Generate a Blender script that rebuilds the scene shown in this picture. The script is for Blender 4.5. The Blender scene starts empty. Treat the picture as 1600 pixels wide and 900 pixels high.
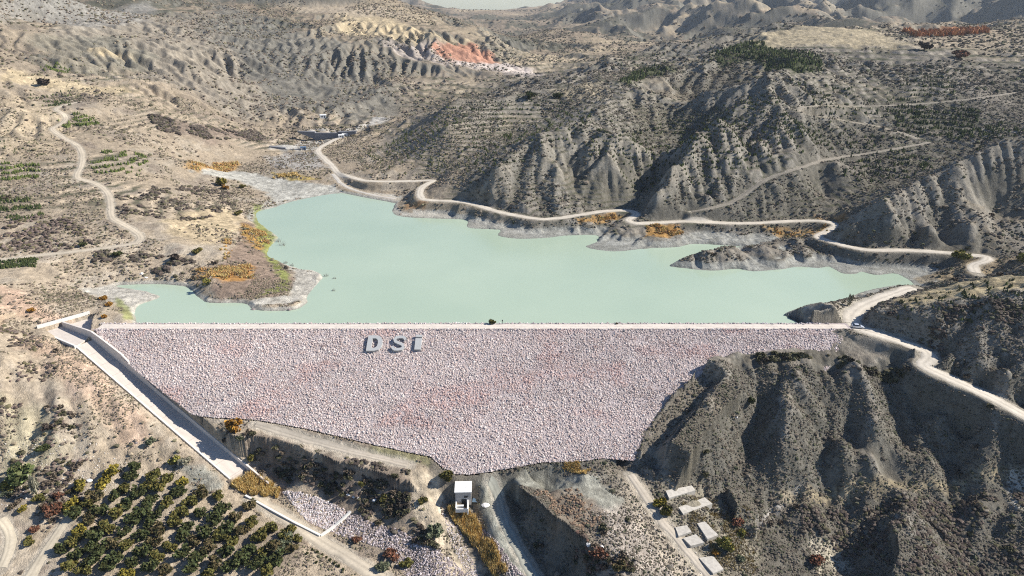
import bpy, bmesh, math, random
import numpy as np
from mathutils import Vector, Matrix
random.seed(7)
RNG = np.random.default_rng(11)
R = math.radians
sc = bpy.context.scene
COL = sc.collection
# ------------------------------------------------------------------ camera model
FPX, PITCH, CAMZ = 1066.7, R(23.0), 124.0
CP, SP = math.cos(PITCH), math.sin(PITCH)

def ray(u, v):
    a = (np.asarray(u, float) - 800) / FPX
    b = (450 - np.asarray(v, float)) / FPX
    return a, CP + b * SP, -SP + b * CP

def P(u, v, z):
    dx, dy, dz = ray(u, v)
    t = (z - CAMZ) / dz
    return np.stack([dx * t, dy * t, np.broadcast_to(np.asarray(z, float), np.shape(t))], -1)

def PY(u, v, Y):
    dx, dy, dz = ray(u, v)
    t = Y / dy
    return np.array([dx * t, Y, CAMZ + dz * t])

# ------------------------------------------------------------------ noise helpers
def _hash(ix, iy, seed):
    h = (ix.astype(np.int64) * 374761393 + iy.astype(np.int64) * 668265263 + seed * 1274126177) & 0xFFFFFFFF
    h = ((h ^ (h >> 13)) * 1274126177) & 0xFFFFFFFF
    h = h ^ (h >> 16)
    return (h & 0xFFFFFF).astype(np.float32) / np.float32(0xFFFFFF)

def vnoise(x, y, seed=0):
    """smooth value noise in -1..1"""
    fx = np.floor(x); fy = np.floor(y)
    tx = (x - fx).astype(np.float32); ty = (y - fy).astype(np.float32)
    tx = tx * tx * tx * (tx * (tx * 6 - 15) + 10); ty = ty * ty * ty * (ty * (ty * 6 - 15) + 10)
    ix = fx.astype(np.int64); iy = fy.astype(np.int64)
    a = _hash(ix, iy, seed); b = _hash(ix + 1, iy, seed)
    c = _hash(ix, iy + 1, seed); d = _hash(ix + 1, iy + 1, seed)
    return ((a + (b - a) * tx) * (1 - ty) + (c + (d - c) * tx) * ty) * 2 - 1

def fbm(x, y, octs=4, seed=0, gain=0.5, ridged=False):
    s = 0; amp = 1; tot = 0
    c, sn = 0.8, 0.6
    for o in range(octs):
        n = vnoise(x, y, seed + o * 17)
        if ridged: n = 1 - 2 * np.abs(n)
        s = s + amp * n; tot += amp; amp *= gain
        x, y = (c * x - sn * y) * 2.03 + 5.1, (sn * x + c * y) * 2.03 - 3.7
    return s / tot

def sstep(a, b, x):
    t = np.clip((x - a) / (b - a), 0, 1)
    return t * t * (3 - 2 * t)

def seg_dist(px, py, poly):
    """distance from points to an open polyline; returns (dist, interpolated z)"""
    best = np.full(px.shape, 1e9); bz = np.zeros(px.shape)
    for (x0, y0, z0), (x1, y1, z1) in zip(poly[:-1], poly[1:]):
        ex, ey = x1 - x0, y1 - y0
        L = ex * ex + ey * ey + 1e-9
        t = np.clip(((px - x0) * ex + (py - y0) * ey) / L, 0, 1)
        d = np.hypot(px - x0 - t * ex, py - y0 - t * ey)
        m = d < best
        best[m] = d[m]; bz[m] = (z0 + t * (z1 - z0))[m]
    return best, bz

def in_poly(px, py, poly):
    c = np.zeros(px.shape, bool)
    n = len(poly)
    for i in range(n):
        x0, y0 = poly[i][:2]; x1, y1 = poly[(i + 1) % n][:2]
        if y0 == y1: continue
        m = ((y0 > py) != (y1 > py)) & (px < (x1 - x0) * (py - y0) / (y1 - y0) + x0)
        c ^= m
    return c

def smooth_line(pts, n=6):
    """Catmull-Rom through the points"""
    p = np.asarray(pts, float)
    q = np.vstack([2 * p[0] - p[1], p, 2 * p[-1] - p[-2]])
    out = []
    for i in range(1, len(q) - 2):
        for k in range(n):
            t = k / n
            out.append(0.5 * (2 * q[i] + (q[i + 1] - q[i - 1]) * t + (2 * q[i - 1] - 5 * q[i] + 4 * q[i + 1] - q[i + 2]) * t * t
                              + (3 * q[i] - q[i - 1] - 3 * q[i + 1] + q[i + 2]) * t ** 3))
    out.append(p[-1])
    return np.array(out)

# ------------------------------------------------------------------ survey of the site
SHORE_PX = [(216,507),(211,493),(216,477),(250,464),(223,455),(182,447),(236,444),(290,448),(307,462),(327,473),(381,474),(398,484),
 (456,485),(479,474),(481,462),(500,439),(503,432),(493,424),(466,420),(439,410),(418,400),(422,385),(434,371),(415,356),(402,344),
 (403,331),(429,324),(449,317),(479,310),(530,302),(575,306),(608,310),(619,314),(613,331),(631,339),(692,342),(729,344),(732,356),(780,359),
 (778,368),(807,373),(851,372),(888,368),(932,368),(932,378),(915,386),(959,393),(1013,388),(1060,386),(1087,381),(1171,387),
 (1127,391),(1094,400),(1060,408),(1046,415),(1060,418),(1111,423),(1151,420),(1178,424),(1219,421),(1249,417),(1279,419),(1296,417),
 (1316,427),(1337,428),(1347,425),(1370,430),(1401,428),(1428,445),(1397,446),(1350,455),(1310,471),(1262,481),(1242,484),(1225,494),
 (1244,505),(1240,512),(216,512)]
SHORE = np.array([P(u, v, 0.0) for u, v in SHORE_PX])
LAKE = smooth_line(SHORE[:-2], 4)
LAKE = np.vstack([LAKE, SHORE[-2:]])

ROAD_LAKE = [(533,214,6),(517,221,5),(497,234,5),(505,246,6),(518,258,6),(529,270,6),(550,277,6),(580,283,6.5),(640,283,7),(676,282,8),(668,287,8),
 (657,295,8),(658,309,7),(675,313,7),(726,316,7),(780,331,6),(834,341,6),(871,341,6),(935,331,7),(979,329,7),(994,335,7),(982,344,6),
 (1002,349,6),(1070,346,6),(1161,349,6),(1249,345,7),(1289,346,8),(1306,352,8),(1295,360,7.5),(1279,369,7),(1293,376,7),(1350,390,7),(1418,391,7.5),
 (1482,395,8),(1512,398,8.5),(1540,401,9),(1541,407,9),(1521,415,8),(1526,428,7.5)]
ROAD_DAM = [(1428,450,4),(1411,454,4),(1384,464,3.5),(1357,474,3.2),(1337,486,3),(1330,499,3),(1340,511,3),(1364,520,2.8),(1411,535,1.8),(1445,548,0.8),
 (1452,560,0),(1443,569,-0.4),(1456,579,-1),(1496,597,-2.4),(1540,617,-4),(1600,648,-6.5),(1680,690,-10)]
ROAD_LOW = [(520,272,5),(535,288,3),(557,298,1.6),(590,306,1.2),(619,311,1.2)]
W3 = lambda L: np.array([P(*q) for q in L])
RL, RD, RW = (smooth_line(W3(q), 6) for q in (ROAD_LAKE, ROAD_DAM, ROAD_LOW))

# heights read at picture positions: (u, v, z)
CZ = [
 # left bank of the arm, peninsula, plateau
 (100,425,6),(200,415,6),(280,412,6),(330,440,5),(345,455,4),(380,440,3),(420,440,2),(440,455,1.5),(455,472,.8),(400,470,1.5),(430,420,1.2),(380,400,4.5),
 (390,350,3),(350,380,6),(400,372,2.4),(300,380,8),(220,375,9),(100,395,8),(0,406,9),(250,335,11),(330,330,7),(370,300,4),(300,290,9),(150,320,15),
 (320,262,5),(340,268,3),(400,278,2),(440,292,1.2),(480,292,2.2),(470,270,5),(445,255,7),(420,240,5),(380,250,4),
 (60,460,5),(110,452,3),(150,462,1),(0,455,8),(0,500,8),(45,522,1.0),(90,537,0.3),(15,510,4.5),(160,499,2),(200,503,2),(0,560,4),(60,580,-1),(120,600,-5),(0,640,-6),(100,660,-11),(200,690,-18.5),
 (0,700,-15),(100,730,-21),(200,745,-25.5),(300,760,-28.5),(370,775,-31),(0,760,-23),(0,830,-29),(0,900,-34),(100,780,-26.5),(150,830,-30),
 (250,850,-32.5),(200,895,-35),(350,850,-33.5),(400,895,-36),(500,895,-37),(450,830,-33.5),(300,895,-35.5),
 (170,585,-5),(250,655,-15),(320,720,-24),(350,748,-28.5),(120,538,0),(160,480,1),
 # bench, ravine and rubble channel below the dam
 (330,655,-15),(400,658,-15.3),(400,668,-16.5),(600,722,-22),(640,732,-23),(690,728,-23),(350,690,-21),(430,750,-31),
 (620,790,-31),(540,778,-31),(600,802,-33),(480,790,-33.5),(560,840,-36),(640,880,-38),(720,898,-39),(390,785,-32),(460,830,-33),(560,880,-36),
 (650,745,-24),(640,790,-28.5),(665,840,-32.5),(700,885,-35.5),(700,800,-31.5),(725,802,-32),(745,845,-35),(780,893,-37.5),(715,850,-35),
 (760,760,-27),(770,800,-31),(790,850,-33.5),(830,895,-36),(722,788,-30.2),(700,775,-29.5),(745,775,-29.5),
 # mound and slabs
 (860,735,-25),(900,760,-24.5),(950,800,-25.3),(1000,850,-28),(1050,890,-31),
 (985,740,-24.5),(1000,800,-27),(1050,850,-30),(1060,772,-26),(1085,795,-27.5),(1100,830,-29),(1110,880,-32),(1130,845,-30),
 # hill right of the dam toe
 (1000,745,-24),(1060,755,-25),(1120,772,-27),(1150,800,-29),(1190,810,-30.5),(1215,790,-30),(1240,765,-28.5),(1300,755,-27),(1400,748,-25),(1500,742,-22),(1600,728,-18),
 (1050,690,-13),(1092,636,-8.3),(1132,592,-4.2),(1043,738,-22.5),(1000,700,-20.5),(1010,672,-17),(1045,640,-13),(1090,600,-8),(1130,563,-2.6),(1165,556,-1.3),(1200,554,-1.4),(1250,553,-1.5),(1400,566,-3),(1440,577,-3.5),
 (1140,574,-2.8),(1200,568,-2.2),(1260,568,-2.2),(1330,572,-2.6),(1100,690,-15),(1120,640,-9),(1110,735,-23),(1150,600,-5),(1250,600,-5),(1350,600,-5),(1450,610,-5.5),
 (1600,690,-13),(1200,548,-1.5),(1290,550,-1.5),(1350,555,-2),(1400,558,-2),(1300,517,2.6),(1350,525,2),(1420,542,.5),(1300,545,-1.5),(1380,553,-1.5),
 (1250,790,-28.5),(1350,775,-25.5),(1450,770,-23.5),(1550,760,-19.5),(1600,770,-20),(1250,850,-33),(1220,880,-34),
 (1450,820,-26),(1500,850,-30),(1560,830,-26.5),(1600,850,-27),(1550,895,-33),(1600,900,-31),(1200,840,-32.5),(1290,800,-27.5),
 # knoll beside the car, spur in the lake, bank below the lake road
 (1365,505,5),(1400,475,7),(1440,460,10),(1500,447,14),(1560,438,17),(1600,434,19),(1680,430,21),(1400,515,6),(1450,500,10),(1450,535,4),(1520,480,14),(1520,530,8),(1520,560,2),(1600,480,17),(1600,540,9),(1600,580,4),(1680,520,14),(1560,425,9),(1600,410,11),(1530,582,2.5),(1570,600,1),
 (1470,555,.5),(1500,570,0),(1250,488,1.2),(1290,487,2.5),(1320,470,2.8),(1360,458,2.5),(1100,405,3),(1150,402,5),(1220,400,6),(1260,390,6.5),(1300,392,6),(1060,414,.8),
 (1430,440,2),(1450,425,4),(1480,412,6),(1500,420,7),
 # check dams
 (500,219,3),(480,214,4.5),(510,203,10),(490,203,10),(535,203,10.5),(445,242,2.5),(460,241,3),(445,230,8),(430,229,8.5),(460,231,8),(540,195,11.5),(570,194,12.5),
 # lobes and gullies of the foreground hill, scarps, pit
 (1195,620,-10),(1180,650,-14.2),(1168,690,-19.8),(1155,725,-23.2),(1240,640,-8.3),(1235,690,-14.6),(1230,725,-20.5),(1296,660,-14.8),(1295,700,-20.8),(1317,670,-11.6),(1318,710,-18),(1337,665,-15.8),(1335,712,-22.6),
 (1375,650,-9.2),(1368,700,-16.2),(1440,640,-13),(1405,685,-19.2),(1375,730,-24),(1480,640,-8),(1450,700,-16.3),(1505,665,-15.6),(1490,715,-21.6),(1545,655,-8.3),(1530,700,-15),
 (1070,728,-21.5),(430,683,-18),(480,704,-20),(540,724,-21.5),(600,741,-23),(415,716,-27),(460,740,-29.5),(520,762,-31),(585,787,-32),
 (797,748,-25),(842,785,-23.8),(876,812,-24.2),(914,842,-25.2),(954,885,-27.3),(788,777,-30.5),(812,812,-33.8),(852,858,-36.3),(892,893,-37.8),
 (1395,815,-25.3),(1402,860,-28.8),(1392,893,-31.8),(1318,850,-35.2),(1328,885,-37.4),
 # lake floor
 (600,400,-8),(800,400,-9),(900,450,-12),(700,480,-14),(500,490,-10),(300,490,-6),(1100,470,-10),(1000,500,-14),(700,350,-5),(500,330,-3),(1250,450,-6),(1350,440,-3),
]
# distances read at picture positions: (u, v, Y)
CY = [
 (0,350,345),(0,280,410),(0,220,470),(0,150,550),(0,100,640),(0,50,760),(0,10,1000),(100,300,395),(100,210,490),(100,150,580),(100,100,680),(100,50,830),(100,5,1150),
 (200,330,362),(200,260,440),(200,210,510),(200,150,610),(200,105,720),(200,50,900),(200,5,1250),(300,250,480),(300,200,560),(300,160,630),(300,110,760),(300,50,960),(300,5,1300),
 (400,215,620),(400,185,680),(400,150,760),(400,130,820),(400,60,1020),(400,10,1400),(470,195,665),(500,170,720),(550,185,690),(560,160,760),(580,130,840),(560,100,880),(480,70,960),(560,50,1060),(500,20,1250),
 (550,0,1500),(600,8,1300),(640,20,1220),(700,38,1190),(745,50,1150),(600,60,1040),(640,85,960),(690,72,1010),(770,72,1080),(730,66,1060),(680,95,940),(735,98,975),(780,98,985),(830,110,960),(650,125,850),(600,150,770),(700,140,800),(620,180,730),
 (610,250,520),(600,225,580),(700,200,520),(640,190,600),(700,166,580),(800,290,415),(800,156,590),(800,122,850),
 (900,290,412),(900,150,575),(900,132,640),(900,100,1000),(900,80,1150),(900,50,1600),(900,25,2600),(870,115,930),(830,85,1150),(800,60,1350),(760,40,2000),
 (1000,150,560),(1000,110,680),(1000,90,800),(1000,60,1500),(1000,40,2000),(1000,15,3000),
 (1100,300,395),(1100,150,540),(1100,110,630),(1100,80,760),(1100,65,850),(1100,45,1800),(1100,15,3000),
 (1250,200,450),(1250,150,510),(1250,110,580),(1250,85,650),(1250,60,720),(1250,43,800),(1250,30,2200),(1250,10,3200),(1180,270,405),(1180,180,480),(1180,60,800),(1330,47,790),
 (1400,312,350),(1400,290,405),(1400,250,440),(1400,200,485),(1400,150,545),(1400,110,600),(1400,80,650),(1400,55,760),(1400,48,850),(1400,40,1800),(1400,20,2800),(1330,345,338),(1360,330,342),(1320,320,372),(1310,250,418),
 (1500,275,362),(1500,262,420),(1500,200,480),(1500,150,530),(1500,100,600),(1500,75,680),(1500,55,780),(1500,46,900),(1500,35,1800),(1450,292,357),(1428,345,341),(1434,370,332),(1473,345,342),(1469,370,332),(1556,330,351),(1570,355,341),(1400,345,330),(1452,345,330),(1453,370,322.5),(1515,345,331),(1522,370,324),(1590,340,335),(1550,250,366),
 (1600,330,345),(1600,225,372),(1600,160,520),(1600,100,600),(1600,60,720),(1600,40,850),(1600,20,2500),(1600,380,325),
 (1750,330,350),(1750,200,390),(1750,100,600),(1750,40,850),(-150,350,340),(-150,200,480),(-150,100,620),(-150,20,900),(-150,420,300),
 (1120,140,606),(1090,170,556),(1060,215,505),(1030,255,466),(1008,290,426),(1000,315,398),(1150,175,492),(1115,205,452),(1080,235,425),(1045,270,402),(1025,300,386),
 (950,180,506),(890,212,462),(840,235,439),(780,262,418),(730,290,404),(700,270,449),(750,243,484),(806,210,522),(860,183,550),(900,165,575),(1306,230,456),(1300,260,436),(1290,295,408),(1318,325,380),(1250,250,414),(1215,285,394),(1200,318,384),(1235,330,382),(1000,240,436),(960,260,420),(900,262,430),(1180,230,430),(1150,262,408),(1110,300,386),
 (0,-15,1180),(200,-15,1550),(400,-12,1750),(560,-5,1950),(100,-15,1350),(300,-14,1600),(1180,130,545),(1200,190,466),(1170,225,452),
 (660,21,5200),(760,23,5200),(850,11,4600),(900,3,4600),(820,17,4000),(700,30,3000),
]
FARZ = [(-5000,5000,320),(-2500,4500,260),(-1200,3000,170),(-3000,2000,230),(-1500,1600,160),(200,6500,-70),(0,8500,-180),(-500,5200,12),(-100,5200,12),(900,7000,70),(-1300,6500,140),(1500,5000,158),(2300,5000,180),(2750,5000,122),(3300,5000,178),(4000,5000,215),
        (6000,5000,260),(2500,2500,130),(1800,1500,120),(4000,2500,200),(0,8500,90),(4000,8500,260),(-4000,8500,260),(1200,900,112),(-1100,900,128)]
ctrl = [P(*c) for c in CZ] + [PY(*c) for c in CY] + [np.array(f, float) for f in FARZ]
ctrl += [p for p in RL[::3]] + [p for p in RD[::3]] + [p for p in RW[::3]]
ctrl += [np.array([p[0], p[1], 0.3]) for p in SHORE[:-2]]
ctrl = np.array(ctrl)
# thin duplicates
keep = []
for i, p in enumerate(ctrl):
    if all(np.hypot(*(p[:2] - ctrl[j][:2])) > 1.2 for j in keep): keep.append(i)
ctrl = ctrl[keep]
n = len(ctrl)
D = np.hypot(ctrl[:, None, 0] - ctrl[None, :, 0], ctrl[:, None, 1] - ctrl[None, :, 1])
A = np.zeros((n + 3, n + 3))
A[:n, :n] = -D + np.eye(n) * 0.6
A[:n, n] = 1; A[:n, n + 1] = ctrl[:, 0] / 1000; A[:n, n + 2] = ctrl[:, 1] / 1000
A[n:, :n] = A[:n, n:].T
SOL = np.linalg.solve(A, np.concatenate([ctrl[:, 2], np.zeros(3)]))

def rbf(x, y):
    x = np.asarray(x, np.float32).ravel(); y = np.asarray(y, np.float32).ravel()
    out = np.empty(x.shape, np.float32)
    cx = ctrl[:, 0].astype(np.float32); cy = ctrl[:, 1].astype(np.float32); w = SOL[:n].astype(np.float32)
    for s in range(0, len(x), 20000):
        e = slice(s, s + 20000)
        d = np.sqrt((x[e, None] - cx) ** 2 + (y[e, None] - cy) ** 2)
        out[e] = -(d @ w) + SOL[n] + SOL[n + 1] * x[e] / 1000 + SOL[n + 2] * y[e] / 1000
    return out

def blur(a, s):
    k = int(3 * s) + 1
    g = np.exp(-0.5 * (np.arange(-k, k + 1) / s) ** 2); g /= g.sum()
    p = np.pad(a, ((k, k), (0, 0)), mode='edge')
    a = sum(g[i] * p[i:i + a.shape[0]] for i in range(2 * k + 1))
    p = np.pad(a, ((0, 0), (k, k)), mode='edge')
    return sum(g[i] * p[:, i:i + a.shape[1]] for i in range(2 * k + 1))

NB = [(-1,-1),(-1,0),(-1,1),(0,-1),(0,1),(1,-1),(1,0),(1,1)]
def erode(h, dx, iters, K, diff, m=0.45, pin=None):
    """stream-power erosion with relaxing flow accumulation"""
    h = h.astype(np.float32).copy()
    Aa = np.full(h.shape, dx * dx, np.float32)
    H, W = h.shape
    for it in range(iters):
        p = np.pad(h, 1, mode='edge')
        ws = []; tot = np.full(h.shape, 1e-9, np.float32); smax = np.zeros(h.shape, np.float32)
        for dyy, dxx in NB:
            s = (h - p[1 + dyy:1 + dyy + H, 1 + dxx:1 + dxx + W]) / (dx * (1.4142 if dyy and dxx else 1))
            np.maximum(s, 0, out=s)
            np.maximum(smax, s, out=smax)
            s = s * s; s = s * s
            ws.append(s); tot += s
        f = Aa / tot
        An = np.full((H + 2, W + 2), 0, np.float32)
        for (dyy, dxx), w in zip(NB, ws):
            An[1 + dyy:1 + dyy + H, 1 + dxx:1 + dxx + W] += f * w
        Aa = An[1:-1, 1:-1] + dx * dx
        e = K * Aa ** m * smax
        np.minimum(e, 0.3 * smax * dx, out=e)
        lap = p[:-2, 1:-1] + p[2:, 1:-1] + p[1:-1, :-2] + p[1:-1, 2:] - 4 * h
        d = -e + diff * lap
        if pin is not None: d *= pin
        h += d
    return h, Aa

class Grid:
    def __init__(s, x0, x1, y0, y1, dx):
        s.x0, s.y0, s.dx = x0, y0, dx
        s.xs = np.arange(x0, x1 + dx, dx); s.ys = np.arange(y0, y1 + dx, dx)
        s.X, s.Y = np.meshgrid(s.xs, s.ys)
        s.x1, s.y1 = s.xs[-1], s.ys[-1]
    def sample(s, a, x, y):
        gx = np.clip((x - s.x0) / s.dx, 0, len(s.xs) - 1.001); gy = np.clip((y - s.y0) / s.dx, 0, len(s.ys) - 1.001)
        ix = gx.astype(int); iy = gy.astype(int); tx = gx - ix; ty = gy - iy
        return (a[iy, ix] * (1 - tx) + a[iy, ix + 1] * tx) * (1 - ty) + (a[iy + 1, ix] * (1 - tx) + a[iy + 1, ix + 1] * tx) * ty

def build_grid(g, coarse, noise_amp, noise_len, iters, K, diff, hp, sm, gain):
    if coarse is None: base = rbf(g.X, g.Y).reshape(g.X.shape)
    else: base = coarse(g.X, g.Y)
    base = blur(base, sm)
    start = base + noise_amp * fbm(g.X / noise_len, g.Y / noise_len, 5, 3, 0.55)
    er, ar = erode(start, g.dx, iters, K, diff)
    det = er - blur(er, hp / g.dx)
    g.base = base; g.h = base + gain * det; g.det = det; g.A = ar
    return g
# ------------------------------------------------------------------ height model
far = build_grid(Grid(-5200, 6200, 700, 8800, 16), None, 85, 650, 110, .06, .05, 380, 2.0, 1.5)
_g = sstep(.04, .16, np.abs(far.X / far.Y + .05))
far.h = far.h + (28 + 30 * sstep(0, 600, far.X)) * fbm(far.X / 190, far.Y / 190, 4, 811, ridged=True) * (.25 + .75 * _g) * sstep(1300, 1800, far.Y) + ((70 + 45 * sstep(200, 900, far.X)) * fbm(far.X / 620, far.Y / 620, 4, 801, ridged=True) * (.08 + .92 * _g) - 6) * sstep(1350, 2300, far.Y)
mid = build_grid(Grid(-620, 900, 130, 1400, 1.9), None, 11, 70, 150, .05, .02, 44, 2.0, 1.0)
near = build_grid(Grid(-340, 420, 30, 600, 1.05), None, 4.5, 30, 110, .045, .03, 13, 1.2, 1.0)

CREST_Z, CREST_Y0, CREST_Y1 = 3.0, 243.0, 248.5      # downstream and upstream edge of the crest
XL, XR = -167.0, 127.0
def plane_z(y): return CREST_Z - (CREST_Y0 - y) / 2.0
def Pplane(u, v, off=0.0):
    dx, dy, dz = ray(u, v)                               # z = CZ0 + y/2
    c0 = CREST_Z - CREST_Y0 / 2 + off
    t = (c0 - CAMZ) / (dz - dy / 2)
    return np.array([dx * t, dy * t, CAMZ + dz * t])
FACE_PX = [(146,514),(175,545),(215,582),(300,648),(330,652),(400,656),(470,668),(560,689),(640,707),(672,713),(690,729),(712,741),(735,741),(760,738),(800,731),(850,722),(900,722),
           (940,716),(970,706),(985,690),(1000,674),(1040,634),(1080,599),(1110,574),(1130,558),(1200,551),(1285,545),(1297,530),(1292,514)]
FACE = np.array([Pplane(u, v) for u, v in FACE_PX])

# spillway plan
SP_L0, SP_L1 = P(119, 541, -0.4), P(360, 748, -28.5)
sd = (SP_L1 - SP_L0)[:2]; SP_LEN = float(np.hypot(*sd)); sd /= SP_LEN
SP_N = np.array([-sd[1], sd[0]]);
if SP_N[0] < 0: SP_N = -SP_N
SP_W = 6.4
def sp_z(s):            # floor level along the chute
    return -0.4 + (-28.1) * np.clip(s / SP_LEN, 0, 1.2)
BASIN_PX = [(64,520),(141,497),(152,500),(140,527),(119,541)]
BASIN = np.array([P(u, v, 0.0) for u, v in BASIN_PX])

def poly_line(px, z): return smooth_line([P(u, v, z) for u, v in px], 4)
# terrain that is smooth rather than gullied (world polygons)
def wpoly(pts): return np.array([P(*p)[:2] for p in pts])
SMOOTH = [wpoly([(60,760,-24),(250,735,-26),(350,770,-31),(500,850,-36),(620,905,-38),(620,960,-40),(-50,960,-36),(-50,800,-28)]),
          wpoly([(740,745,-26),(830,770,-27),(1000,730,-24.5),(1100,770,-27),(1170,815,-31),(1180,905,-33),(960,905,-32),(760,905,-37)]),
          wpoly([(330,655,-15),(470,672,-17),(690,728,-23),(660,760,-25),(470,700,-20),(350,668,-17)]),
          wpoly([(330,480,1),(330,430,5),(380,350,4),(420,300,1),(510,430,0),(460,490,0)])]

ROADS = [(RL, 2.4), (RD, 3.4), (RW, 1.6)]
CALM = [(wpoly([(1340,505,4),(1420,462,9),(1520,440,15),(1700,425,21),(1700,600,5),(1520,570,1),(1440,540,3)]), .6),
        (wpoly([(990,740,-24),(1010,680,-18),(1130,565,-3),(1420,570,-3),(1620,650,-7),(1620,730,-18),(1400,750,-25),(1200,800,-31)]), .5),
        (wpoly([(1190,545,-1),(1300,512,2.6),(1345,512,3),(1440,545,1),(1440,566,-2),(1300,562,-2),(1190,560,-2)]), .9)]

FARCALM = [np.array([PY(*q)[:2] for q in pl]) for pl in (
    [(1150,76,640),(1190,62,720),(1250,45,820),(1340,45,830),(1420,62,730),(1420,78,650),(1300,76,660)],
    [(1430,78,680),(1480,58,800),(1620,42,880),(1700,60,760),(1620,78,670),(1500,80,660)],
    [(440,10,1350),(560,4,1500),(640,20,1240),(740,52,1150),(740,64,1080),(660,56,1100),(560,44,1120)],
    [(0,100,640),(0,135,570),(120,135,600),(230,150,610),(130,125,640)])]
BADLAND = np.array([PY(*q)[:2] for q in [(330,30,960),(450,40,1050),(540,80,930),(640,140,800),(600,185,720),(470,180,700),(400,130,820),(340,80,880)]])
def calm_far(x, y):
    k = np.zeros(x.shape); q = y > 480
    if q.any():
        for pl in FARCALM:
            d, _ = seg_dist(x[q], y[q], np.column_stack([np.vstack([pl, pl[:1]]), np.zeros(len(pl) + 1)]))
            k[q] = np.maximum(k[q], .85 * sstep(-25, 25, np.where(in_poly(x[q], y[q], pl), d, -d)))
    return k

def Hgrid(x, y):
    h = far.sample(far.h, x, y)
    vg = .95 + .9 * fbm(x / 130, y / 130, 2, 901)
    vg = vg * (1 - calm_far(x, y))
    q = (y > 600) & (y < 1300)
    if q.any():
        d, _ = seg_dist(x[q], y[q], np.column_stack([np.vstack([BADLAND, BADLAND[:1]]), np.zeros(len(BADLAND) + 1)]))
        vg[q] += .6 * sstep(-40, 40, np.where(in_poly(x[q], y[q], BADLAND), d, -d)) * (.6 + 1.2 * vnoise(x[q] / 70, y[q] / 70, 77))
    def edge(g, m):
        d = np.minimum(np.minimum(x - g.x0, g.x1 - x), np.minimum(y - g.y0, g.y1 - y))
        return sstep(0, m, d)
    w = edge(mid, 90); h = h * (1 - w) + (mid.sample(mid.base, x, y) + mid.sample(mid.det, x, y) * vg * (1 + .3 * sstep(480, 700, y) - .22 * sstep(-.12, -.4, x / np.maximum(y, 1)))) * w
    # the mid grid carries the broad gullies, the near grid adds the narrow ones
    w = edge(near, 40)
    bk = sstep(300, 370, y)
    g = 0.4 + 0.6 * sstep(-60, 40, x - .12 * (y - 250)) * (1 - .0 * bk)
    hn = near.sample(near.base, x, y) + g * near.sample(near.det, x, y) * (.75 - .36 * bk) + (.65 - .05 * bk) * g * vg * mid.sample(mid.det, x, y)
    # some hills are broad-backed: less gullying there
    q = w > 0
    if q.any():
        xs, ys = x[q], y[q]
        k = np.zeros(xs.shape)
        for pl, amt in CALM:
            d, _ = seg_dist(xs, ys, np.column_stack([np.vstack([pl, pl[:1]]), np.zeros(len(pl) + 1)]))
            d = np.where(in_poly(xs, ys, pl), d, -d)
            k = np.maximum(k, amt * sstep(-8, 8, d))
        hn[q] = hn[q] * (1 - k) + near.sample(near.base, xs, ys) * k
    h = h * (1 - w) + hn * w
    return h

# cut banks and scarps: (picture u, v, height of the lip, drop), which side falls away
SCARPS = [([(797,748,-25,4),(842,785,-23.8,8.5),(876,812,-24.2,9.5),(914,842,-25.2,9.5),(954,885,-27.3,9)], 1.25),
          ([(356,678,-16,4),(430,684,-18,9),(480,704,-20,9.5),(540,724,-21.5,9),(600,741,-23,8),(640,752,-24,5)], 1.15),
          ([(1132,592,-4.2,4),(1092,636,-8.3,6),(1050,690,-13,7.5),(1036,730,-21,3)], 1.15),
          ([(1395,815,-25.3,8),(1402,860,-28.8,8),(1392,895,-31.8,6)], 1.2), ([(1140,764,-25.3,3),(1152,788,-27.3,4),(1148,808,-29,2.5)], 1.2),
          ([(1297,518,2.7,4),(1350,524,2.6,4.5),(1400,537,1.6,3.5),(1426,546,.9,1.5)], 1.0),
          ([(1358,492,7,4),(1400,503,9,6.5),(1440,525,9,7.5),(1478,546,7,6)], 1.1)]
SCARPS = [(np.array([[*P(*q[:3]), q[3]] for q in pl]), sl) for pl, sl in SCARPS]
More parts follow.
